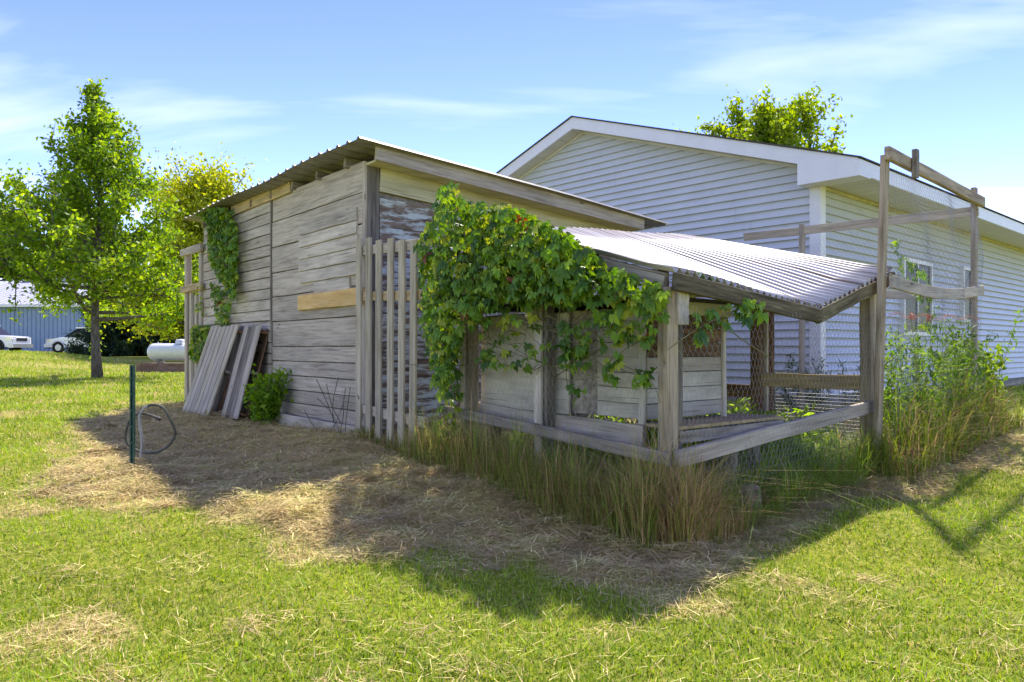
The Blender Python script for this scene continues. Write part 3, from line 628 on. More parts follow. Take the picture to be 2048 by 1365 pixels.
def smooth(P, n=4):
    P = [Vector(p) for p in P]; o = []
    for i in range(len(P)-1):
        p0, p1, p2, p3 = P[max(i-1, 0)], P[i], P[i+1], P[min(i+2, len(P)-1)]
        for k in range(n):
            t = k/n; o.append(.5*((2*p1)+(p2-p0)*t+(2*p0-5*p1+4*p2-p3)*t*t+(3*p1-p0-3*p2+p3)*t**3))
    return o+[P[-1]]
hp = smooth([at(220+x/5.25, 700+y/5.25, gp.y+(.10 if i < 9 else .16-.012*i if i < 18 else -.06)) for i, (x, y) in enumerate(hz)])
ho = thing('garden_hose', 'short looped dark hose hung on the green stake', 'hose', (gp.x, gp.y, gp.z+.1)); nn = len(hp)
tube('hose_loop', hp[:int(nn*.72)], .011, M['hose'], ho, 8); tube('hose_end', hp[int(nn*.72)-1:], .011, M['hosepale'], ho, 8); tube('coupling', [hp[0], hp[0]+(hp[0]-hp[1]).normalized()*.035], .016, M['hose'], ho, 8)

# ------------------------------------------------------------------ far blue steel building
BY = 58.; bb_ = thing('steel_building', 'long blue steel building with silver roof beyond the lawn', 'building', (-45, BY, 1))
bx0, bx1 = -75., -31.
box('wall', (bx0, BY, .6), (bx1, BY+14, 4.5), M['bluemetal'], bb_)
x = bx0+.3
while x < bx1:
    if x > -43: box('wall_rib', (x, BY-.04, .7), (x+.07, BY-.001, 4.45), M['bluerib'], bb_)
    x += .33
V, F = prism([(BY-.5, 4.42), (BY+7, 6.85), (BY+14.5, 4.42), (BY+14.5, 4.57), (BY+7, 7.0), (BY-.5, 4.57)], lambda y, z: (bx0-.4, y, z), None, (bx1-bx0+.8, 0, 0)); mkobj('roof', V, F, M['silverroof'], bb_)
x = -43.
while x < bx1:
    V, F = prism([(BY-.5, 4.571), (BY+7, 7.001), (BY+7, 7.05), (BY-.5, 4.62)], lambda y, z: (x, y, z), None, (.05, 0, 0)); mkobj('roof_seam', V, F, M['seam'], bb_); x += .45
box('eave_trim', (bx0-.4, BY-.54, 4.36), (bx1+.4, BY-.501, 4.58), M['trim'], bb_); box('ridge_cap', (-42, BY+6.6, 6.98), (bx1, BY+7.4, 7.2), M['seam'], bb_)

# ------------------------------------------------------------------ parked cars
def car(name, label, cat, x_front, Y, z, dirx, prof, gl, L, Wd, wheels, wr, lamp_z, grp):
    """side profile (d from front, height); dirx=+1: car extends to +x behind its front"""
    root = thing(name, label, cat, (x_front+dirx*L/2, Y+Wd/2, z), grp)
    X = lambda d: x_front+dirx*d
    # body as loft: tapered sections across the width
    V = []; F = []; n = len(prof)
    secs = [(0.0, .93, -.0), (.12, 1, 0), (Wd-.12, 1, 0), (Wd, .93, 0)]
    for (w, k, _) in secs:
        for (d, h) in prof:
            hh = h if h < .55 else .55+(h-.55)*k; V.append((X(d*(1 if k == 1 else .985)+(.02 if k != 1 else 0)), Y+w, z+hh))
    for i in range(3):
        for j in range(n): F.append((i*n+j, i*n+(j+1) % n, (i+1)*n+(j+1) % n, (i+1)*n+j))
    F += [tuple(range(n)), tuple(reversed(range(3*n, 4*n)))]
    mkobj('body', V, F, M['carpaint'], root)
    V = []; n = len(gl)
    for (w, k) in ((.10, 1), (.28, 1), (Wd-.28, 1), (Wd-.10, 1)):
        for (d, h) in gl: V.append((X(d), Y+w+(.16 if h > 1.3 and w < Wd/2 else -.16 if h > 1.3 else 0), z+h))
    F = [(i*n+j, i*n+(j+1) % n, (i+1)*n+(j+1) % n, (i+1)*n+j) for i in range(3) for j in range(n)]+[tuple(range(n)), tuple(reversed(range(3*n, 4*n)))]
    gh = mkobj('cabin_glass', V, F, M['glass'], root)
    top = [(d, h) for d, h in gl if h > 1.3]; d0, d1 = min(q[0] for q in top), max(q[0] for q in top); hh = max(q[1] for q in top)
    box('roof', (min(X(d0-.05), X(d1+.05)), Y+.22, z+hh-.03), (max(X(d0-.05), X(d1+.05)), Y+Wd-.22, z+hh+.05), M['carpaint'], root)
    for q in (d0+.9, d0+1.9):
        if q < d1: plank(root, 'pillar', (X(q), Y+.12, z+.95), (X(q+.04), Y+.26, z+hh), .09, .05, (0, -1, 0), M['carpaint'])
    for d in wheels:
        for w in (.10, Wd-.10):
            wh = mkobj('wheel', *lathe([(-.12, wr*.7), (-.12, wr*.95), (-.09, wr), (.09, wr), (.12, wr*.95), (.12, wr*.7)], 24, 'y', (X(d), Y+w, z+wr)), M['tyre'], root, True)
            sgn = -1 if w < Wd/2 else 1
            mkobj('rim', *lathe([(sgn*.121, wr*.62), (sgn*.125, wr*.6), (sgn*.10, wr*.5), (sgn*.11, wr*.12)], 20, 'y', (X(d), Y+w, z+wr)), M['rim'], wh)
            for k in range(5):
                a = k*2*math.pi/5; plank(wh, 'spoke', (X(d), Y+w+sgn*.128, z+wr), (X(d)+math.cos(a)*wr*.58, Y+w+sgn*.128, z+wr+math.sin(a)*wr*.58), .07, .02, (0, sgn, 0), M['rim'])
        # wheel arch
        arc = [(X(d)+math.cos(a)*(wr+.09), Y-.012, z+wr+math.sin(a)*(wr+.09)) for a in np.linspace(-.1, math.pi+.1, 14)]
        tube('wheel_arch', arc, .055, M['blackplastic'] if name == 'pickup_truck' else M['carpaint'], root, 6)
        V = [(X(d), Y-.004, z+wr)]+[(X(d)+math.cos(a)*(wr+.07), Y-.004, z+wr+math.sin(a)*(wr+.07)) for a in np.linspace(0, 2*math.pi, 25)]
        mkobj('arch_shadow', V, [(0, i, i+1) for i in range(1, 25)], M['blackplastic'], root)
    for w in (-.012, Wd-.45):
        box('headlight', (min(X(.02), X(.42)), Y+w, z+lamp_z), (max(X(.02), X(.42)), Y+w+.45, z+lamp_z+.2), M['lamp'], root)
    box('grille', (min(X(-.02), X(.1)), Y+.45, z+lamp_z-.05), (max(X(-.02), X(.1)), Y+Wd-.45, z+lamp_z+.15), M['blackplastic'], root)
    box('bumper', (min(X(-.10), X(.25)), Y-.02, z+.36), (max(X(-.10), X(.25)), Y+Wd+.02, z+.60), M['rim'] if name == 'pickup_truck' else M['carpaint'], root)
    box('lower_trim', (min(X(.05), X(L-.05)), Y-.008, z+.28), (max(X(.05), X(L-.05)), Y+.05, z+.37), M['blackplastic'], root)
    return root
zc = G(-31, 50)
car('suv', 'silver white compact suv parked by the blue building behind the spruces', 'car', -31.0, 50, zc-.02, 1, [(0, .35), (0, .75), (.1, .86), (.9, 1.02), (1.35, 1.06), (4.2, 1.06), (4.3, .9), (4.3, .35)], [(1.15, 1.04), (1.95, 1.62), (3.7, 1.66), (4.2, 1.06)], 4.3, 1.8, (.85, 3.35), .35, .72, 'vehicles by the steel building')
car('pickup_truck', 'white pickup truck with chrome bumper behind the grassy mound', 'truck', -31.9, 48, G(-33, 48), -1, [(0, .42), (0, .95), (.12, 1.08), (1.3, 1.17), (5.4, 1.17), (5.45, .42)], [(1.25, 1.15), (1.95, 1.78), (3.2, 1.80), (3.45, 1.16)], 5.5, 1.95, (1.0, 4.3), .40, .84, 'vehicles by the steel building')

# ------------------------------------------------------------------ propane tank on its block base
ty = 26.6; tx = at(350, 700, ty).x; tz = G(tx, ty)
wl = thing('block_plinth', 'low red-grey block plinth under the white propane tank', 'plinth', (tx, ty, tz))
x0, x1 = tx-1.08, tx+1.6; rows = 3; bh = .115
for r_i in range(rows):
    x = x0-(.0 if r_i % 2 else .12)
    while x < x1:
        w = random.choice((.22, .3, .36)); xa = max(x, x0); 
        if xa < x1: box('block', (xa+.004, ty-.62+random.uniform(-.012, .012), tz-.02+r_i*bh), (min(x+w, x1)-.004, ty-.40, tz-.02+(r_i+1)*bh-.004), M['block'], wl)
        x += w
    for yk in range(4): box('block', (x0+random.uniform(-.01, .01), ty-.396+yk*.25, tz-.02+r_i*bh), (x0+.2, ty-.396+yk*.25+.244, tz-.02+(r_i+1)*bh-.004), M['block'], wl)
box('gravel_top', (x0+.02, ty-.40, tz-.02), (x1, ty+.6, tz+rows*bh-.03), M['blocktop'], wl)
tk = thing('propane_tank', 'white horizontal propane tank with domed lid', 'tank', (tx, ty, tz+.35)); rr = .30; cz = tz+.37+rr+.04; xl = tx-.95; Lt = 2.3
pr = [(0, .01)]+[(rr*.75*(1-math.cos(a)), rr*math.sin(a)) for a in np.linspace(.2, math.pi/2, 8)]; pr += [(Lt-h, r_) for h, r_ in reversed(pr)]
V, F = lathe(pr, 28, 'x', (xl, ty, cz)); mkobj('shell', V, F, M['tank'], tk, True)
V, F = lathe([(rr-.02, .17), (rr+.09, .17), (rr+.14, .13), (rr+.155, .02)], 18, 'z', (xl+1.15, ty, cz)); mkobj('dome_lid', V, F, M['tank'], tk, True)
for x in (xl+.45, xl+1.85): box('foot', (x-.05, ty-.2, tz+.3), (x+.05, ty+.2, cz-rr*.85), M['steel'], tk)
for x in (xl+.35, xl+1.95): tube('lifting_lug', [(x-.04, ty, cz+rr-.01), (x, ty, cz+rr+.04), (x+.04, ty, cz+rr-.01)], .012, M['tank'], tk)

# ------------------------------------------------------------------ foliage
def unit(v): return v/(np.linalg.norm(v, axis=-1, keepdims=True)+1e-9)
def leaves(Cn, size, colA, colB, up=.35, aspect=.62, seed=0, outward=None):
    """folded leaf quads at the centres Cn"""
    g = np.random.default_rng(seed); n = len(Cn)
    d = unit(g.normal(size=(n, 3))+np.array([0, 0, -.35])); nn = g.normal(size=(n, 3))+np.array([0, 0, up*3])
    if outward is not None: nn = nn+outward*1.6
    nn = unit(nn-d*(nn*d).sum(1, keepdims=True)); s = np.cross(d, nn)
    L = size*g.uniform(.65, 1.3, (n, 1)); w = L*aspect*.5
    V = np.stack([Cn-d*L*.5, Cn-d*L*.05+s*w+nn*w*.35, Cn+d*L*.5-nn*L*.08, Cn-d*L*.05-s*w+nn*w*.35], 1).reshape(-1, 3)
    F = np.arange(n*4).reshape(-1, 4)
    k = g.random((n, 1))**1.2; c = np.array(colA)*(1-k)+np.array(colB)*k; c = c*g.uniform(.75, 1.2, (n, 1))
    return V, F, np.repeat(c, 4, 0)
def tree(name, label, base, H, r0, z0, prof, nl, lsize, nleaf, cA, cB, seed, elev=(35, 65), cat='tree', group=None, spread=.16, leafmat_='leaf', droop=0., aspect=.62, twigs=5, trunkfrac=.93):
    g = np.random.default_rng(seed); rd = random.Random(seed); base = Vector(base)
    root = thing(name, label, cat, base, group)
    tp = []; nseg = 9; wx, wy = rd.uniform(-.02, .02), rd.uniform(-.02, .02)
    for i in range(nseg+1):
        q = i/nseg; tp.append((base.x+H*(wx*q+.008*math.sin(q*7+seed)), base.y+H*(wy*q+.008*math.cos(q*6+seed)), base.z-.08+H*trunkfrac*q))
    tr = [r0*(1.25 if i == 0 else 1)*(1-.93*i/nseg) for i in range(nseg+1)]
    tube('trunk', tp, tr, M['bark'], root, 10)
    TP = np.array(tp); parts = []; cen = []
    for i in range(nl):
        q = (i+rd.random()*.8)/nl; h = z0+(1-z0)*q*.96; az = i*2.39996+rd.uniform(-.4, .4)
        ti = min(h/trunkfrac, .999)*nseg; k0 = int(ti); p0 = TP[k0]+(TP[k0+1]-TP[k0])*(ti-k0)
        Ln = prof(q)*H*rd.uniform(.62, 1.3); el = R(elev[0]+(elev[1]-elev[0])*q+rd.uniform(-8, 8))
        d = np.array([math.cos(az)*math.cos(el), math.sin(az)*math.cos(el), math.sin(el)]); P = [p0]
        for s_ in range(5):
            d = unit(d+g.normal(size=3)*.13+np.array([0, 0, .07-droop])); P.append(P[-1]+d*Ln/5)
        P = np.array(P); rb = max(r0*.34*(Ln/(H*.3)), .006); parts.append(tube_np(P, np.linspace(rb, .003, 6), 5))
        tw = [P[1:]]
        for j in range(twigs):
            f = rd.uniform(1.2, 4.9); k1 = int(f); b0 = P[k1]+(P[k1+1]-P[k1])*(f-k1); td = unit(d+g.normal(size=3)*.75); tl = Ln*rd.uniform(.18, .38)
            T = np.array([b0, b0+td*tl*.5, b0+td*tl+np.array([0, 0, -droop*tl])]); parts.append(tube_np(T, (rb*.35+.002, rb*.2+.002, .002), 3)); tw.append(T)
        for T in tw:
            segn = len(T)-1; m_ = max(int(nleaf/nl/len(tw)*(2.0 if len(T) > 3 else .8)*Ln/(H*prof(.4))), 2); f = g.random(m_)*segn; k1 = np.minimum(f.astype(int), segn-1)
            cen.append(T[k1]+(T[k1+1]-T[k1])*(f-k1)[:, None]+g.normal(size=(m_, 3))*spread*(.5+g.random((m_, 1))))
    V, F = join(parts); mkobj('branches', V, F, M['bark'], root, True)
    Cn = np.concatenate(cen); V, F, c = leaves(Cn, lsize, cA, cB, seed=seed, aspect=aspect)
    o = mkobj('crown', V, F, M[leafmat_], root, False, c); o['kind'] = 'stuff'
    return root
YG1, YG2 = (.085, .16, .012), (.30, .34, .035); DG1, DG2 = (.03, .075, .014), (.09, .16, .03)
tb = on_ground(197, 757)
tree('maple_tree', 'young maple with grey trunk standing alone on the lawn', tb, 8.1, .125,   .20, lambda q: .42*(1-q)**1.25+.025, 88, .125, 36000, (.11, .22, .018), (.32, .42, .045), 3, (2, 56), spread=.10, trunkfrac=.97, twigs=9)
lt = Vector((at(-285, 700, 17).x, 17, G(-15, 17)))
tree('leafy_tree', 'tree at the lawn edge whose branch tips reach past the maple', lt, 8.6, .15, .2, lambda q: .34*(1-q)**.5+.04, 46, .125, 18000, (.11, .22, .018), (.32, .42, .045), 9, (15, 65), spread=.17)
tree('ash_tree', 'broad yellow-green tree behind the maple and propane tank', Vector((-15.2, 37, G(-15.2, 37))), 8.1, .2, .10, lambda q: .46*(1-q)**.4+.08, 80, .20, 42000, (.26, .34, .02), (.60, .60, .07), 5, (10, 60), spread=.34)
tree('column_tree', 'tall tree with upright leafy spires behind the house roof', Vector((10.3, 31, .5)), 7.8, .2, .12, lambda q: .68*(1-q*.4)+.05, 130, .20, 80000, (.17, .28, .02), (.42, .52, .05), 21, (40, 78), spread=.17, twigs=3, trunkfrac=.8)
for k, (u, Y, h) in enumerate(((214, 41, 4.2), (262, 43, 4.8), (312, 42, 4.5), (358, 44, 4.2))):
    X_ = (u-U0)/FPX*Y
    tree('spruce_tree', ('dark spruce next to the parked suv', 'dark spruce standing behind the maple trunk', 'dark spruce between the maple trunk and the propane tank', 'dark spruce behind the white propane tank')[k], Vector((X_, Y, G(X_, Y))), h, .12, .02, lambda q: .44*(1-q)+.03, 70, .26, 15000, (.016, .036, .018), (.04, .075, .038), 30+k, (2, 22), cat='spruce', group='row of dark spruces', spread=.13, leafmat_='needle', droop=.06, aspect=.25)
bgl = ['dark leafy tree in the far tree line behind the steel building', 'pale leafy tree in the far tree line right of the steel building']
for k in range(9):
    X_ = -66+k*7.6+random.uniform(-2, 2); Y = 82+random.uniform(-5, 8); pale = k > 5
    tree('background_tree', bgl[1 if pale else 0], Vector((X_, Y, 1)), 14.5+random.uniform(-1.5, 2.5), .25, .1, lambda q: .36*(1-q)**.4+.08, 44, .5, 9000, (.035, .07, .02) if not pale else (.09, .14, .02), (.10, .15, .04) if not pale else (.22, .26, .05), 60+k, (10, 65), group='far tree line', spread=.6)

# palmate creeper leaves
def palmate(seed, L=.085):
    g = random.Random(seed); V = []; F = []; c = []
    cc = g.choice([(.10, .21, .018), (.16, .29, .022), (.07, .155, .018), (.25, .38, .03), (.12, .24, .02)])
    for k, a in enumerate((-1.25, -.62, 0, .62, 1.25)):
        l = L*(1.15-.28*abs(a))*g.uniform(.9, 1.1); w = l*.27; d = Vector((math.sin(a), math.cos(a), 0)); s = Vector((d.y, -d.x, 0)); o = len(V); dr = g.uniform(.05, .6)
        V += [d*.008, d*l*.35+s*w*.8+Z*(w*.3-l*.03), d*l*.68+s*w*.75+Z*(w*.2-l*dr*.5), d*l-Z*l*dr, d*l*.68-s*w*.75+Z*(w*.2-l*dr*.5), d*l*.35-s*w*.8+Z*(w*.3-l*.03), d*l*.5-Z*l*dr*.2]
        F += [(o, o+6, o+1), (o+1, o+6, o+2), (o+2, o+6, o+3), (o+3, o+6, o+4), (o+4, o+6, o+5), (o+5, o+6, o)]
        m_ = g.uniform(.85, 1.15); c += [[q*m_ for q in cc]]*7
    return np.array([tuple(v) for v in V]), np.array(F), np.array(c)
PALM = [palmate(s, .055+.004*(s % 8)) for s in range(16)]
PMESH = [mesh_np('leaf', v, f, M['vineleaf'], c) for v, f, c in PALM]
def in_poly(poly, n, g):
    P = np.array(poly, float); lo, hi = P.min(0), P.max(0); out_ = []
    while len(out_) < n:
        q = lo+(hi-lo)*g.random((n*2, 2)); out_ += list(q[poly_sd(q[:, 0], q[:, 1], P) < 0])
    return np.array(out_[:n])
def wall_pt(u, v, off, fr0, nrm):
    """ray through a photo pixel met with the vertical wall plane fr0 moved out by off"""
    d = Vector(((u-U0)/FPX, 1, (VH-v)/FPX)); c = Vector((0, 0, CZ)); nrm = Vector(nrm); p = fr0+nrm*off
    t = (p-c).dot(nrm)/d.dot(nrm); return c+d*t
def vine(name, label, loc, clusters, fr0, nrm, seed, nind, cols=None, scale=1., frontshift=0.):
    g = np.random.default_rng(seed); rd = random.Random(seed); root = thing(name, label, 'vine', loc); pts = []
    for poly, n, o0, o1 in clusters:
        q = in_poly(poly, n, g)
        for (u, v) in q: 
            o_ = o0+(o1-o0)*rd.random()**.7; pts.append((wall_pt(u, v, o_, fr0, nrm), (o_-o0)/(o1-o0+1e-6)))
    pts.sort(key=lambda e: -e[1]); nrm = Vector(nrm); Vs = []; Fs = []; Cs = []; off = 0
    for i, (p, dep) in enumerate(pts):
        nl_ = (nrm*rd.uniform(.5, 1.3)+Z*rd.uniform(-.1, .9)+Vector((rd.uniform(-.6, .6), rd.uniform(-.6, .6), rd.uniform(-.3, .3)))).normalized()
        dn = (-Z+nrm*rd.uniform(-.2, .6)+Vector((rd.uniform(-.7, .7), rd.uniform(-.7, .7), 0))); y = (dn-nl_*dn.dot(nl_)).normalized(); x = y.cross(nl_)
        s_ = scale*rd.uniform(.5, 1.1); Mx = Matrix((x*s_, y*s_, nl_*s_)).transposed().to_4x4(); Mx.translation = p; k = rd.randrange(16)
        if i < nind:
            o = bpy.data.objects.new('leaf', PMESH[k]); col.objects.link(o); o.matrix_basis = Mx; adopt(o, root)
        else:
            v, f, c = PALM[k]; A = np.array(Mx)[:3, :3]; Vs.append(v @ A.T+np.array(p)); Fs.append(f+off); off += len(v)
            cc = c*rd.uniform(.7, 1.15)
            if rd.random() < .014: cc = np.ones_like(c)*np.array((.30, .10, .03))
            elif rd.random() < .14: cc = np.ones_like(c)*np.array((.42, .48, .05))
            Cs.append(cc)
    if Vs:
        o = mkobj('foliage', np.concatenate(Vs), np.concatenate(Fs), M['vineleaf'], root, False, np.concatenate(Cs)); o['kind'] = 'stuff'
    return root, pts
big = [(842, 470), (865, 430), (880, 370), (905, 362), (925, 395), (1000, 405), (1060, 428), (1090, 440), (1150, 478), (1200, 512), (1180, 560), (1120, 590), (1000, 600), (930, 640), (905, 720), (895, 800), (865, 760), (850, 640), (838, 560)]
mid = [(1100, 470), (1200, 515), (1300, 560), (1335, 585), (1325, 620), (1250, 640), (1200, 610), (1110, 605), (1000, 620), (940, 650), (930, 600)]
Pw = Pn(0, 0, 0)
vroot, vpts = vine('creeper_vine', 'large green creeper sprawling over the pen wall and roof edge', Pn(2.0, -.1, .3), [
    (big, 2000, -.15, .34), ([(1100, 470), (1200, 515), (1262, 545), (1275, 590), (1200, 605), (1110, 605), (1000, 620), (940, 650), (930, 600)], 420, .02, .24), ([(1250, 545), (1330, 575), (1330, 615), (1260, 600)], 50, .03, .18), ([(870, 650), (925, 650), (915, 860), (880, 880)], 110, .03, .2), ([(1080, 690), (1160, 660), (1180, 740), (1090, 735)], 26, .06, .14), ([(950, 690), (1090, 685), (1080, 740), (960, 735)], 30, .06, .14),
    ([(1195, 620), (1240, 620), (1240, 760), (1205, 760)], 34, .07, .15), ([(1240, 600), (1330, 600), (1310, 690), (1250, 680)], 28, .07, .15), ([(1125, 640), (1180, 640), (1165, 800), (1140, 790)], 30, .07, .14), ([(960, 600), (1100, 610), (1060, 680), (960, 680)], 34, .05, .15),
    ([(1270, 735), (1320, 730), (1300, 780), (1260, 770)], 10, .07, .12), ([(830, 880), (900, 860), (900, 950), (850, 960)], 60, .05, .2), ([(835, 470), (855, 455), (860, 700), (845, 690)], 40, .1, .2)], Pw, NL, 4, 300)
g = random.Random(3)
for k in range(26):                       # creeper stems
    u0_, v0_ = g.uniform(880, 1300), g.uniform(520, 620); pts = [wall_pt(u0_+g.uniform(-14, 14)*j+j*g.uniform(-6, 14), v0_+j*g.uniform(18, 34), .06+.04*g.random(), Pw, NL) for j in range(7)]
    tube('stem', smooth(pts, 2), .0028, M['stem'], vroot, 4)
for poly, n in (([(1345, 545), (1420, 550), (1460, 590), (1400, 580)], 14), ([(1470, 590), (1530, 600), (1525, 645), (1470, 640)], 26), ([(1360, 625), (1480, 600), (1470, 650), (1380, 700)], 26), ([(1175, 452), (1200, 452), (1200, 466), (1175, 466)], 8)):
    pass
sv, _ = vine('creeper_sprig', 'thin creeper sprig trailing over the sagging roof beam', Fr(.5, .1, 1.5), [([(1340, 540), (1425, 545), (1450, 580), (1400, 575)], 12, .02, .08), ([(1470, 590), (1530, 600), (1525, 645), (1470, 640)], 22, .05, .12), ([(1380, 625), (1470, 605), (1460, 650), (1390, 690)], 20, .05, .12)], P1.copy(), pnr, 8, 60)
tube('stem', smooth([wall_pt(u, v, .09, P1, pnr) for u, v in ((1335, 700), (1400, 655), (1465, 625), (1450, 650), (1500, 690), (1540, 715))], 4), .004, M['stem'], sv, 5); tube('stem', smooth([wall_pt(u, v, .06, P1, pnr) for u, v in ((1340, 560), (1380, 545), (1430, 575), (1460, 590))], 4), .003, M['stem'], sv, 5)
ivy, _ = vine('wall_ivy', 'dark green ivy hanging down the far end of the plank wall', S(4.6, -.1, 1), [([(412, 430), (440, 412), (470, 440), (476, 490), (470, 600), (440, 560), (418, 520)], 900, .02, .2), ([(420, 560), (465, 590), (455, 660), (430, 650)], 130, .02, .14), ([(392, 425), (430, 410), (470, 425), (420, 445)], 130, .05, .25)], C0, NL, 14, 300)
ivy2, _ = vine('fence_creeper', 'light green creeper at the foot of the far board fence', S(5.4, -.1, .5), [([(382, 650), (420, 650), (400, 720), (380, 720)], 260, .05, .22), ([(385, 560), (410, 560), (405, 640), (388, 640)], 16, .05, .12)], C0, NL, 15, 0)
fv, _ = vine('frame_creeper', 'thin creeper climbing through the netting on the tall frame', F1+d12*.3+Z*.5, [([(1780, 475), (1800, 475), (1815, 560), (1800, 575)], 16, -.1, .05), ([(1810, 520), (1850, 530), (1870, 600), (1830, 600)], 60, -.1, .05), ([(1830, 610), (1880, 610), (1870, 760), (1835, 760)], 50, -.1, .05)], F1, n12, 16, 126, None, .8)

# bush by the plank wall
bp = S(1.95, -.27, 0); bp.z = G(bp.x, bp.y)-.01; bush = thing('leafy_bush', 'small bright green leafy bush against the plank wall', 'bush', bp); g = np.random.default_rng(5); cen = []; parts = []
for k in range(34):
    a = g.uniform(0, 6.28); r_ = .24*math.sqrt(g.random()); h = .70*g.uniform(.45, 1.0)*(1-.5*r_); b0 = np.array(bp)+[0, 0, -.03]; tip = np.array(bp)+[r_*math.cos(a)*1.1, r_*math.sin(a)*.8-.05, h]; mid_ = (b0+tip)/2+[.02, 0, .06]
    parts.append(tube_np([b0, mid_, tip], (.005, .004, .002), 4)); T = np.array([b0+(mid_-b0)*.5, mid_, tip]); f = g.random(46)*2; i = np.minimum(f.astype(int), 1); cen.append(T[i]+(T[i+1]-T[i])*(f-i)[:, None]+g.normal(size=(46, 3))*.045)
V, F = join(parts); mkobj('stems', V, F, M['stem'], bush)
V, F, c = leaves(np.concatenate(cen), .075, (.16, .32, .025), (.32, .50, .045), .5, .5, 3); o = mkobj('foliage', V, F, M['leaf'], bush, False, c); o['kind'] = 'stuff'

# ------------------------------------------------------------------ grass, straw and weeds (uncountable)
def blades(P, hgt, wid, lean, colr, segs=1, seed=0, flat=False):
    g = np.random.default_rng(seed); n = len(P); az = g.uniform(0, 2*math.pi, n); d = np.stack([np.cos(az), np.sin(az), np.zeros(n)], 1); s = np.stack([-d[:, 1], d[:, 0], np.zeros(n)], 1)
    h = hgt[:, None]; w = wid[:, None]*.5; ln = lean[:, None]
    if flat: # lying stalks
        pitch = g.normal(size=(n, 1))*.12; s2 = np.cross(d, [0, 0, 1.]); tip = P+d*h+np.array([0, 0, 1.])*h*pitch
        V = np.stack([P+s2*w, P-s2*w, tip], 1).reshape(-1, 3); return V, np.arange(n*3).reshape(-1, 3), np.repeat(colr, 3, 0)
    up = np.array([0, 0, 1.])
    if segs == 1:
        V = np.stack([P+s*w, P-s*w, P+up*h+d*h*ln], 1).reshape(-1, 3); return V, np.arange(n*3).reshape(-1, 3), np.repeat(colr, 3, 0)
    m1 = P+up*h*.55+d*h*ln*.25; tp = P+up*h*(1-.25*ln)+d*h*ln
    V = np.stack([P+s*w, P-s*w, m1-s*w*.8, m1+s*w*.8, tp], 1).reshape(-1, 3); i = np.arange(n)[:, None]*5
    F = np.concatenate([i+np.array([[0, 1, 2]]), i+np.array([[0, 2, 3]]), i+np.array([[3, 2, 4]])], 0)
    return V, F, np.repeat(colr, 5, 0)
def colmix(n, A, B, g, k=1.): q = g.random((n, 1))**k; return (np.array(A)*(1-q)+np.array(B)*q)*g.uniform(.8, 1.2, (n, 1))
g = np.random.default_rng(2)
n = 330000; Yr = 2.0*(32/2.0)**g.random(n); Xr = (g.random(n)*1.5-.75)*(Yr+.8)
hv = hay(Xr, Yr); keep = g.random(n) > hv*.93
v0 = np.stack([Xr-C0.x, Yr-C0.y], 1); av = v0 @ np.array(E1[:2]); bv = v0 @ np.array(E2[:2]); keep &= ~((av > 0) & (av < SL) & (bv > 0) & (bv < SW))
hx = np.stack([Xr-HC.x, Yr-HC.y], 1); keep &= ~((hx @ np.array(HG[:2]) > 0) & (hx @ np.array(HW[:2]) > 0))
Xr, Yr = Xr[keep], Yr[keep]; n = len(Xr); k = np.maximum(Yr/4, 1); P = np.stack([Xr, Yr, gz(Xr, Yr)-.006], 1)
tone = .5+.5*np.sin(Xr*2.3+np.sin(Yr*1.7)*1.5)*np.sin(Yr*2.9+1); dp = drypatch(Xr, Yr)
cg = colmix(n, (.12, .22, .012), (.40, .50, .045), g)*(0.8+.4*tone[:, None]); isdry = g.random(n) < (.10+.45*dp); cg[isdry] = colmix(int(isdry.sum()), (.48, .38, .13), (.72, .58, .27), g)
V, F, c = blades(P, g.uniform(.016, .046, n)*k**.35, g.uniform(.004, .009, n)*k**.9, np.abs(g.normal(size=n))*.95, cg, 1, 1)
o = mkobj('grass', V, F, M['grass'], None, False, c); tag(o, 'short mown green lawn grass around the shed', 'grass', kind='stuff')
n = 330000; Yr = 2.0*(14/2.0)**g.random(n); Xr = (g.random(n)*1.5-.75)*(Yr+.6); hv = hay(Xr, Yr); dp = drypatch(Xr, Yr); keep = g.random(n) < np.maximum(hv*.95, dp*.22+.02); Xr, Yr, hv = Xr[keep], Yr[keep], hv[keep]; n = len(Xr)
P = np.stack([Xr, Yr, gz(Xr, Yr)+g.uniform(.003, .035, n)*(hv*(1+1.1*np.sin(Xr*7.1+np.sin(Yr*5)*2)*np.sin(Yr*8.3+1))+.6)], 1); cs = colmix(n, (.50, .37, .14), (.90, .72, .35), g, .8); gn = g.random(n) < .2; cs[gn] = colmix(int(gn.sum()), (.20, .22, .04), (.38, .38, .10), g)
hc = []; 
for _ in range(900):
    y_ = 2.2*(11/2.2)**g.random(); x_ = (g.random()*1.5-.75)*(y_+.5); hv_ = float(hay(np.array([x_]), np.array([y_]))[0]); dp_ = float(drypatch(np.array([x_]), np.array([y_]))[0])
    if g.random() > max(hv_*.8, dp_*.35+.02): continue
    m_ = int(70*(1.0 if hv_ > .5 else .6)); rr_ = g.uniform(.05, .16); q_ = g.normal(size=(m_, 2))*rr_*.6; hh_ = g.uniform(.015, .055)*np.exp(-(q_**2).sum(1)/rr_**2)*g.random(m_); hc.append(np.stack([x_+q_[:, 0], y_+q_[:, 1], gz(x_+q_[:, 0], y_+q_[:, 1])+.005+hh_], 1))
hc = np.concatenate(hc); P = np.concatenate([P, hc]); cs = np.concatenate([cs, colmix(len(hc), (.40, .27, .10), (.92, .72, .36), g, .7)]); Yr = np.concatenate([Yr, hc[:, 1]]); n = len(P)
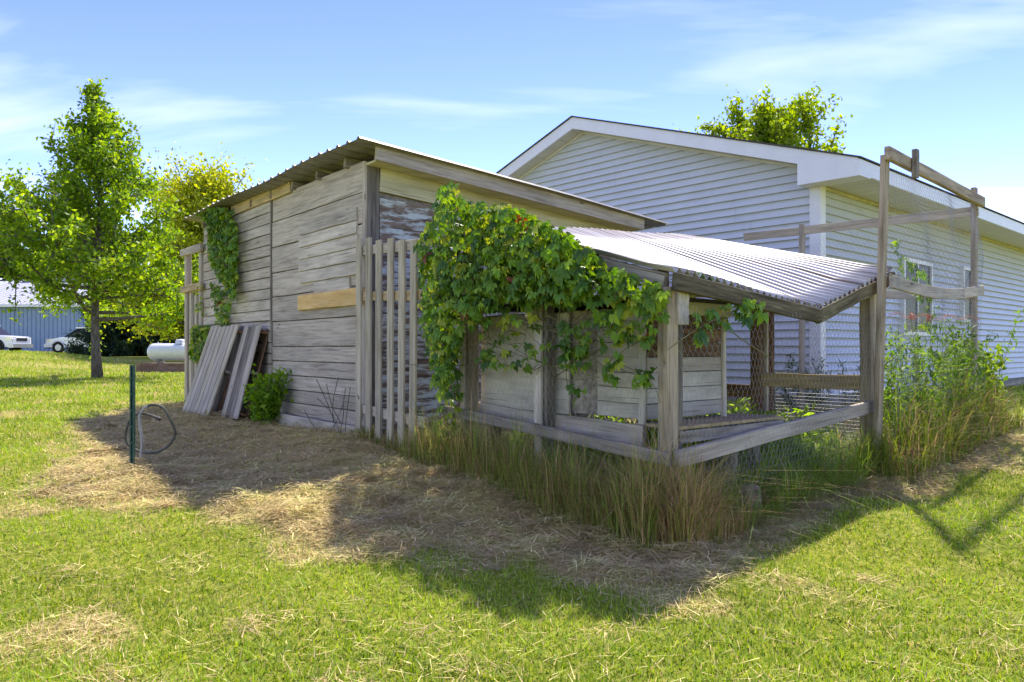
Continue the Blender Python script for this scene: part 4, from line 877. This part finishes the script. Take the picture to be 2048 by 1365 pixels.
mot = np.sin(P[:, 0]*9+2*np.sin(P[:, 1]*6))*np.sin(P[:, 1]*12+1.5*np.sin(P[:, 0]*8))+.6*np.sin(P[:, 0]*27+P[:, 1]*11)*np.sin(P[:, 1]*31-P[:, 0]*7); cs = cs*(1+.30*mot)[:, None]*np.where(mot[:, None] > .5, np.array([[.86, 1., .8]]), 1.)
V, F, c = blades(P, g.uniform(.04, .16, n), g.uniform(.003, .006, n)*np.maximum(Yr/3.6, 1), g.random(n), cs, 1, 3, True)
o = mkobj('dry_clippings', V, F, M['straw'], None, False, c); tag(o, 'matted brown dry grass clippings in front of the shed', 'dry grass', kind='stuff')
def strip(poly, n, h0, h1, w, A, B, seed, lean=.5, name='tall_grass', label='', px=True, dryf=.3):
    g = np.random.default_rng(seed); q = in_poly(poly, n, g); P = np.stack([q[:, 0], q[:, 1], gz(q[:, 0], q[:, 1])-.01], 1); c_ = colmix(n, A, B, g); dd = g.random(n) < dryf; c_[dd] = colmix(int(dd.sum()), (.30, .18, .08), (.58, .42, .21), g)
    cl = .55+.45*np.sin(q[:, 0]*9+seed)*np.sin(q[:, 1]*7.7+2*seed)+.25*np.sin(q[:, 0]*23-q[:, 1]*17); V, F, c = blades(P, h0*.6+(h1-h0*.6)*np.clip(cl, .05, 1.1)*g.uniform(.3, 1, n), g.uniform(.6, 1.3, n)*w, np.abs(g.normal(size=n))*lean*1.5+.12, c_, 3, seed); o = mkobj(name, V, F, M['grass'], None, False, c); return tag(o, label, 'grass', kind='stuff')
def xy(v): return (v.x, v.y)
strip([xy(Pn(-.15, -.35, 0)), xy(Pn(2.6, -.28, 0)), xy(Pn(2.6, .02, 0)), xy(Pn(-.1, .02, 0))], 7500, .16, .80, .0045, (.11, .17, .025), (.32, .38, .08), 5, .45, label='tall half-dry grass along the long side of the pen', dryf=.38)
strip([xy(Fr(-.22, .32, 0)), xy(Fr(.35, .32, 0)), xy(Fr(.30, -.02, 0)), xy(Pn(.35, -.3, 0))], 3000, .25, .85, .005, (.14, .17, .03), (.36, .34, .08), 6, .4, label='brownish tall grass clump at the near corner of the pen', dryf=.6)
strip([xy(Fr(.3, .0, 0)), xy(Fr(2.5, .02, 0)), xy(Pn(1.2, 2.3, 0)), xy(Pn(1.8, .2, 0)), xy(Pn(.3, .1, 0))], 13000, .2, .55, .010, (.18, .32, .03), (.44, .56, .07), 7, .7, label='lush green grass growing inside the pen', dryf=.05)
strip([xy(F1+n12*.28-d12*.35), xy(F2+n12*.35+d12*.5), xy(F2-n12*.1+d12*.7), xy(F1-n12*.25-d12*.3)], 4200, .2, .85, .009, (.14, .22, .02), (.36, .40, .06), 8, .5, label='tall green and brown grass at the foot of the tall frame', dryf=.3)
strip([xy(Fr(.3, .22, 0)), xy(Fr(2.7, .2, 0)), xy(Fr(2.6, -.05, 0)), xy(Fr(.3, -.05, 0))], 4200, .14, .52, .0055, (.14, .26, .025), (.36, .46, .07), 12, .8, label='green grass pushing through the wire on the front of the pen', dryf=.18)
strip([xy(Pn(2.3, -.2, 0)), xy(Pn(3.8, -.14, 0)), xy(Pn(3.8, -.04, 0)), xy(Pn(2.3, .05, 0))], 900, .10, .34, .007, (.10, .15, .02), (.24, .27, .06), 9, .5, label='short grass tufts at the feet of the pickets', dryf=.4)
def weeds(name, label, poly, n, h0, h1, seed, ls=.06, cA=(.08, .18, .02), cB=(.22, .33, .04), aspect=.3):
    g = np.random.default_rng(seed); q = in_poly(poly, n, g); root = tag(bpy.data.objects.new(name, None), label, 'weeds'); col.objects.link(root); root.location = (q[0, 0], q[0, 1], G(*q[0])); parts = []; cen = []
    for x, y in q:
        h = g.uniform(h0, h1); b0 = np.array([x, y, G(x, y)-.02]); tip = b0+[g.normal()*.12*h, g.normal()*.12*h, h]; parts.append(tube_np([b0, (b0+tip)/2+[.01, 0, 0], tip], (.004, .003, .0015), 3)); m_ = int(26*h/.5)+6; f = g.random((m_, 1))**.8; cen.append(b0+(tip-b0)*f+g.normal(size=(m_, 3))*[.035, .035, .02])
    V, F = join(parts); mkobj('stems', V, F, M['stem'], root); V, F, c = leaves(np.concatenate(cen), ls, cA, cB, .4, aspect, seed); o = mkobj('foliage', V, F, M['leaf'], root, False, c); o['kind'] = 'stuff'; return root
weeds('pen_weeds', 'bright green leafy weeds filling the wire pen floor', [xy(Fr(.9, -.2, 0)), xy(Fr(2.5, -.1, 0)), xy(P5), xy(Pn(1.9, 1.2, 0)), xy(Pn(1.3, 1.0, 0))], 230, .15, .50, 31, .085, (.16, .32, .03), (.42, .56, .07))
weeds('pen_weeds', 'sunlit weeds under the raised coop floor', [xy(Pn(.3, .3, 0)), xy(Pn(2.0, .25, 0)), xy(Pn(2.2, 1.2, 0)), xy(Pn(.5, 1.1, 0))], 120, .10, .30, 32, .08, (.18, .34, .03), (.45, .58, .07))
weeds('tall_weeds', 'tall leafy weeds growing through the netting of the tall frame', [xy(F1+n12*.15), xy(F2+n12*.2), xy(F2-n12*.3), xy(F1-n12*.3)], 80, .5, 1.25, 33, .08, aspect=.2)
weeds('corner_shrub', 'bushy green shrub beyond the tall frame by the house wall', [xy(F2+d12*.05+n12*.1), xy(F2+d12*.95+n12*.05), xy(F2+d12*.95-n12*.4), xy(F2-n12*.3)], 70, .45, .95, 34, .085, (.09, .18, .02), (.26, .34, .05), .5)
weeds('wall_weeds', 'dark slender weeds along the house foundation', [xy(F3+Vector((-.3, -.1, 0))), xy(F3+Vector((1.2, .2, 0))), xy(F3+Vector((1.2, .6, 0))), xy(F3+Vector((-.3, .5, 0)))], 40, .4, .8, 35, .09, (.04, .08, .03), (.10, .15, .05), .16)
# stump in the pen edge and twigs by the shed corner
stp = on_ground(1496, 1040); st = thing('log_stump', 'short grey log stump standing inside the wire', 'stump', stp)
V, F = lathe([(-.05, .085), (.1, .08), (.19, .078), (.215, .06), (.222, .01)], 16, 'z', (stp.x, stp.y, stp.z)); V = [(x+.006*math.sin(z_*40+y*60), y+.006*math.sin(x*70), z_) for x, y, z_ in V]; mkobj('log', V, F, M['stump'], st, True)
tw = thing('dead_twigs', 'bare dead twigs leaning at the shed corner', 'twigs', S(.2, -.15, .36)); g = random.Random(9)
for k in range(9):
    p = S(g.uniform(.05, .6), -g.uniform(.06, .3), .36); d = Vector((g.uniform(-.5, .5), g.uniform(-.2, .2), g.uniform(.5, 1))).normalized(); L_ = g.uniform(.25, .6); tube('twig', smooth([p, p+d*L_*.5+Vector((g.uniform(-.06, .06), 0, 0)), p+d*L_], 3), .004, M['bark'], tw, 4)
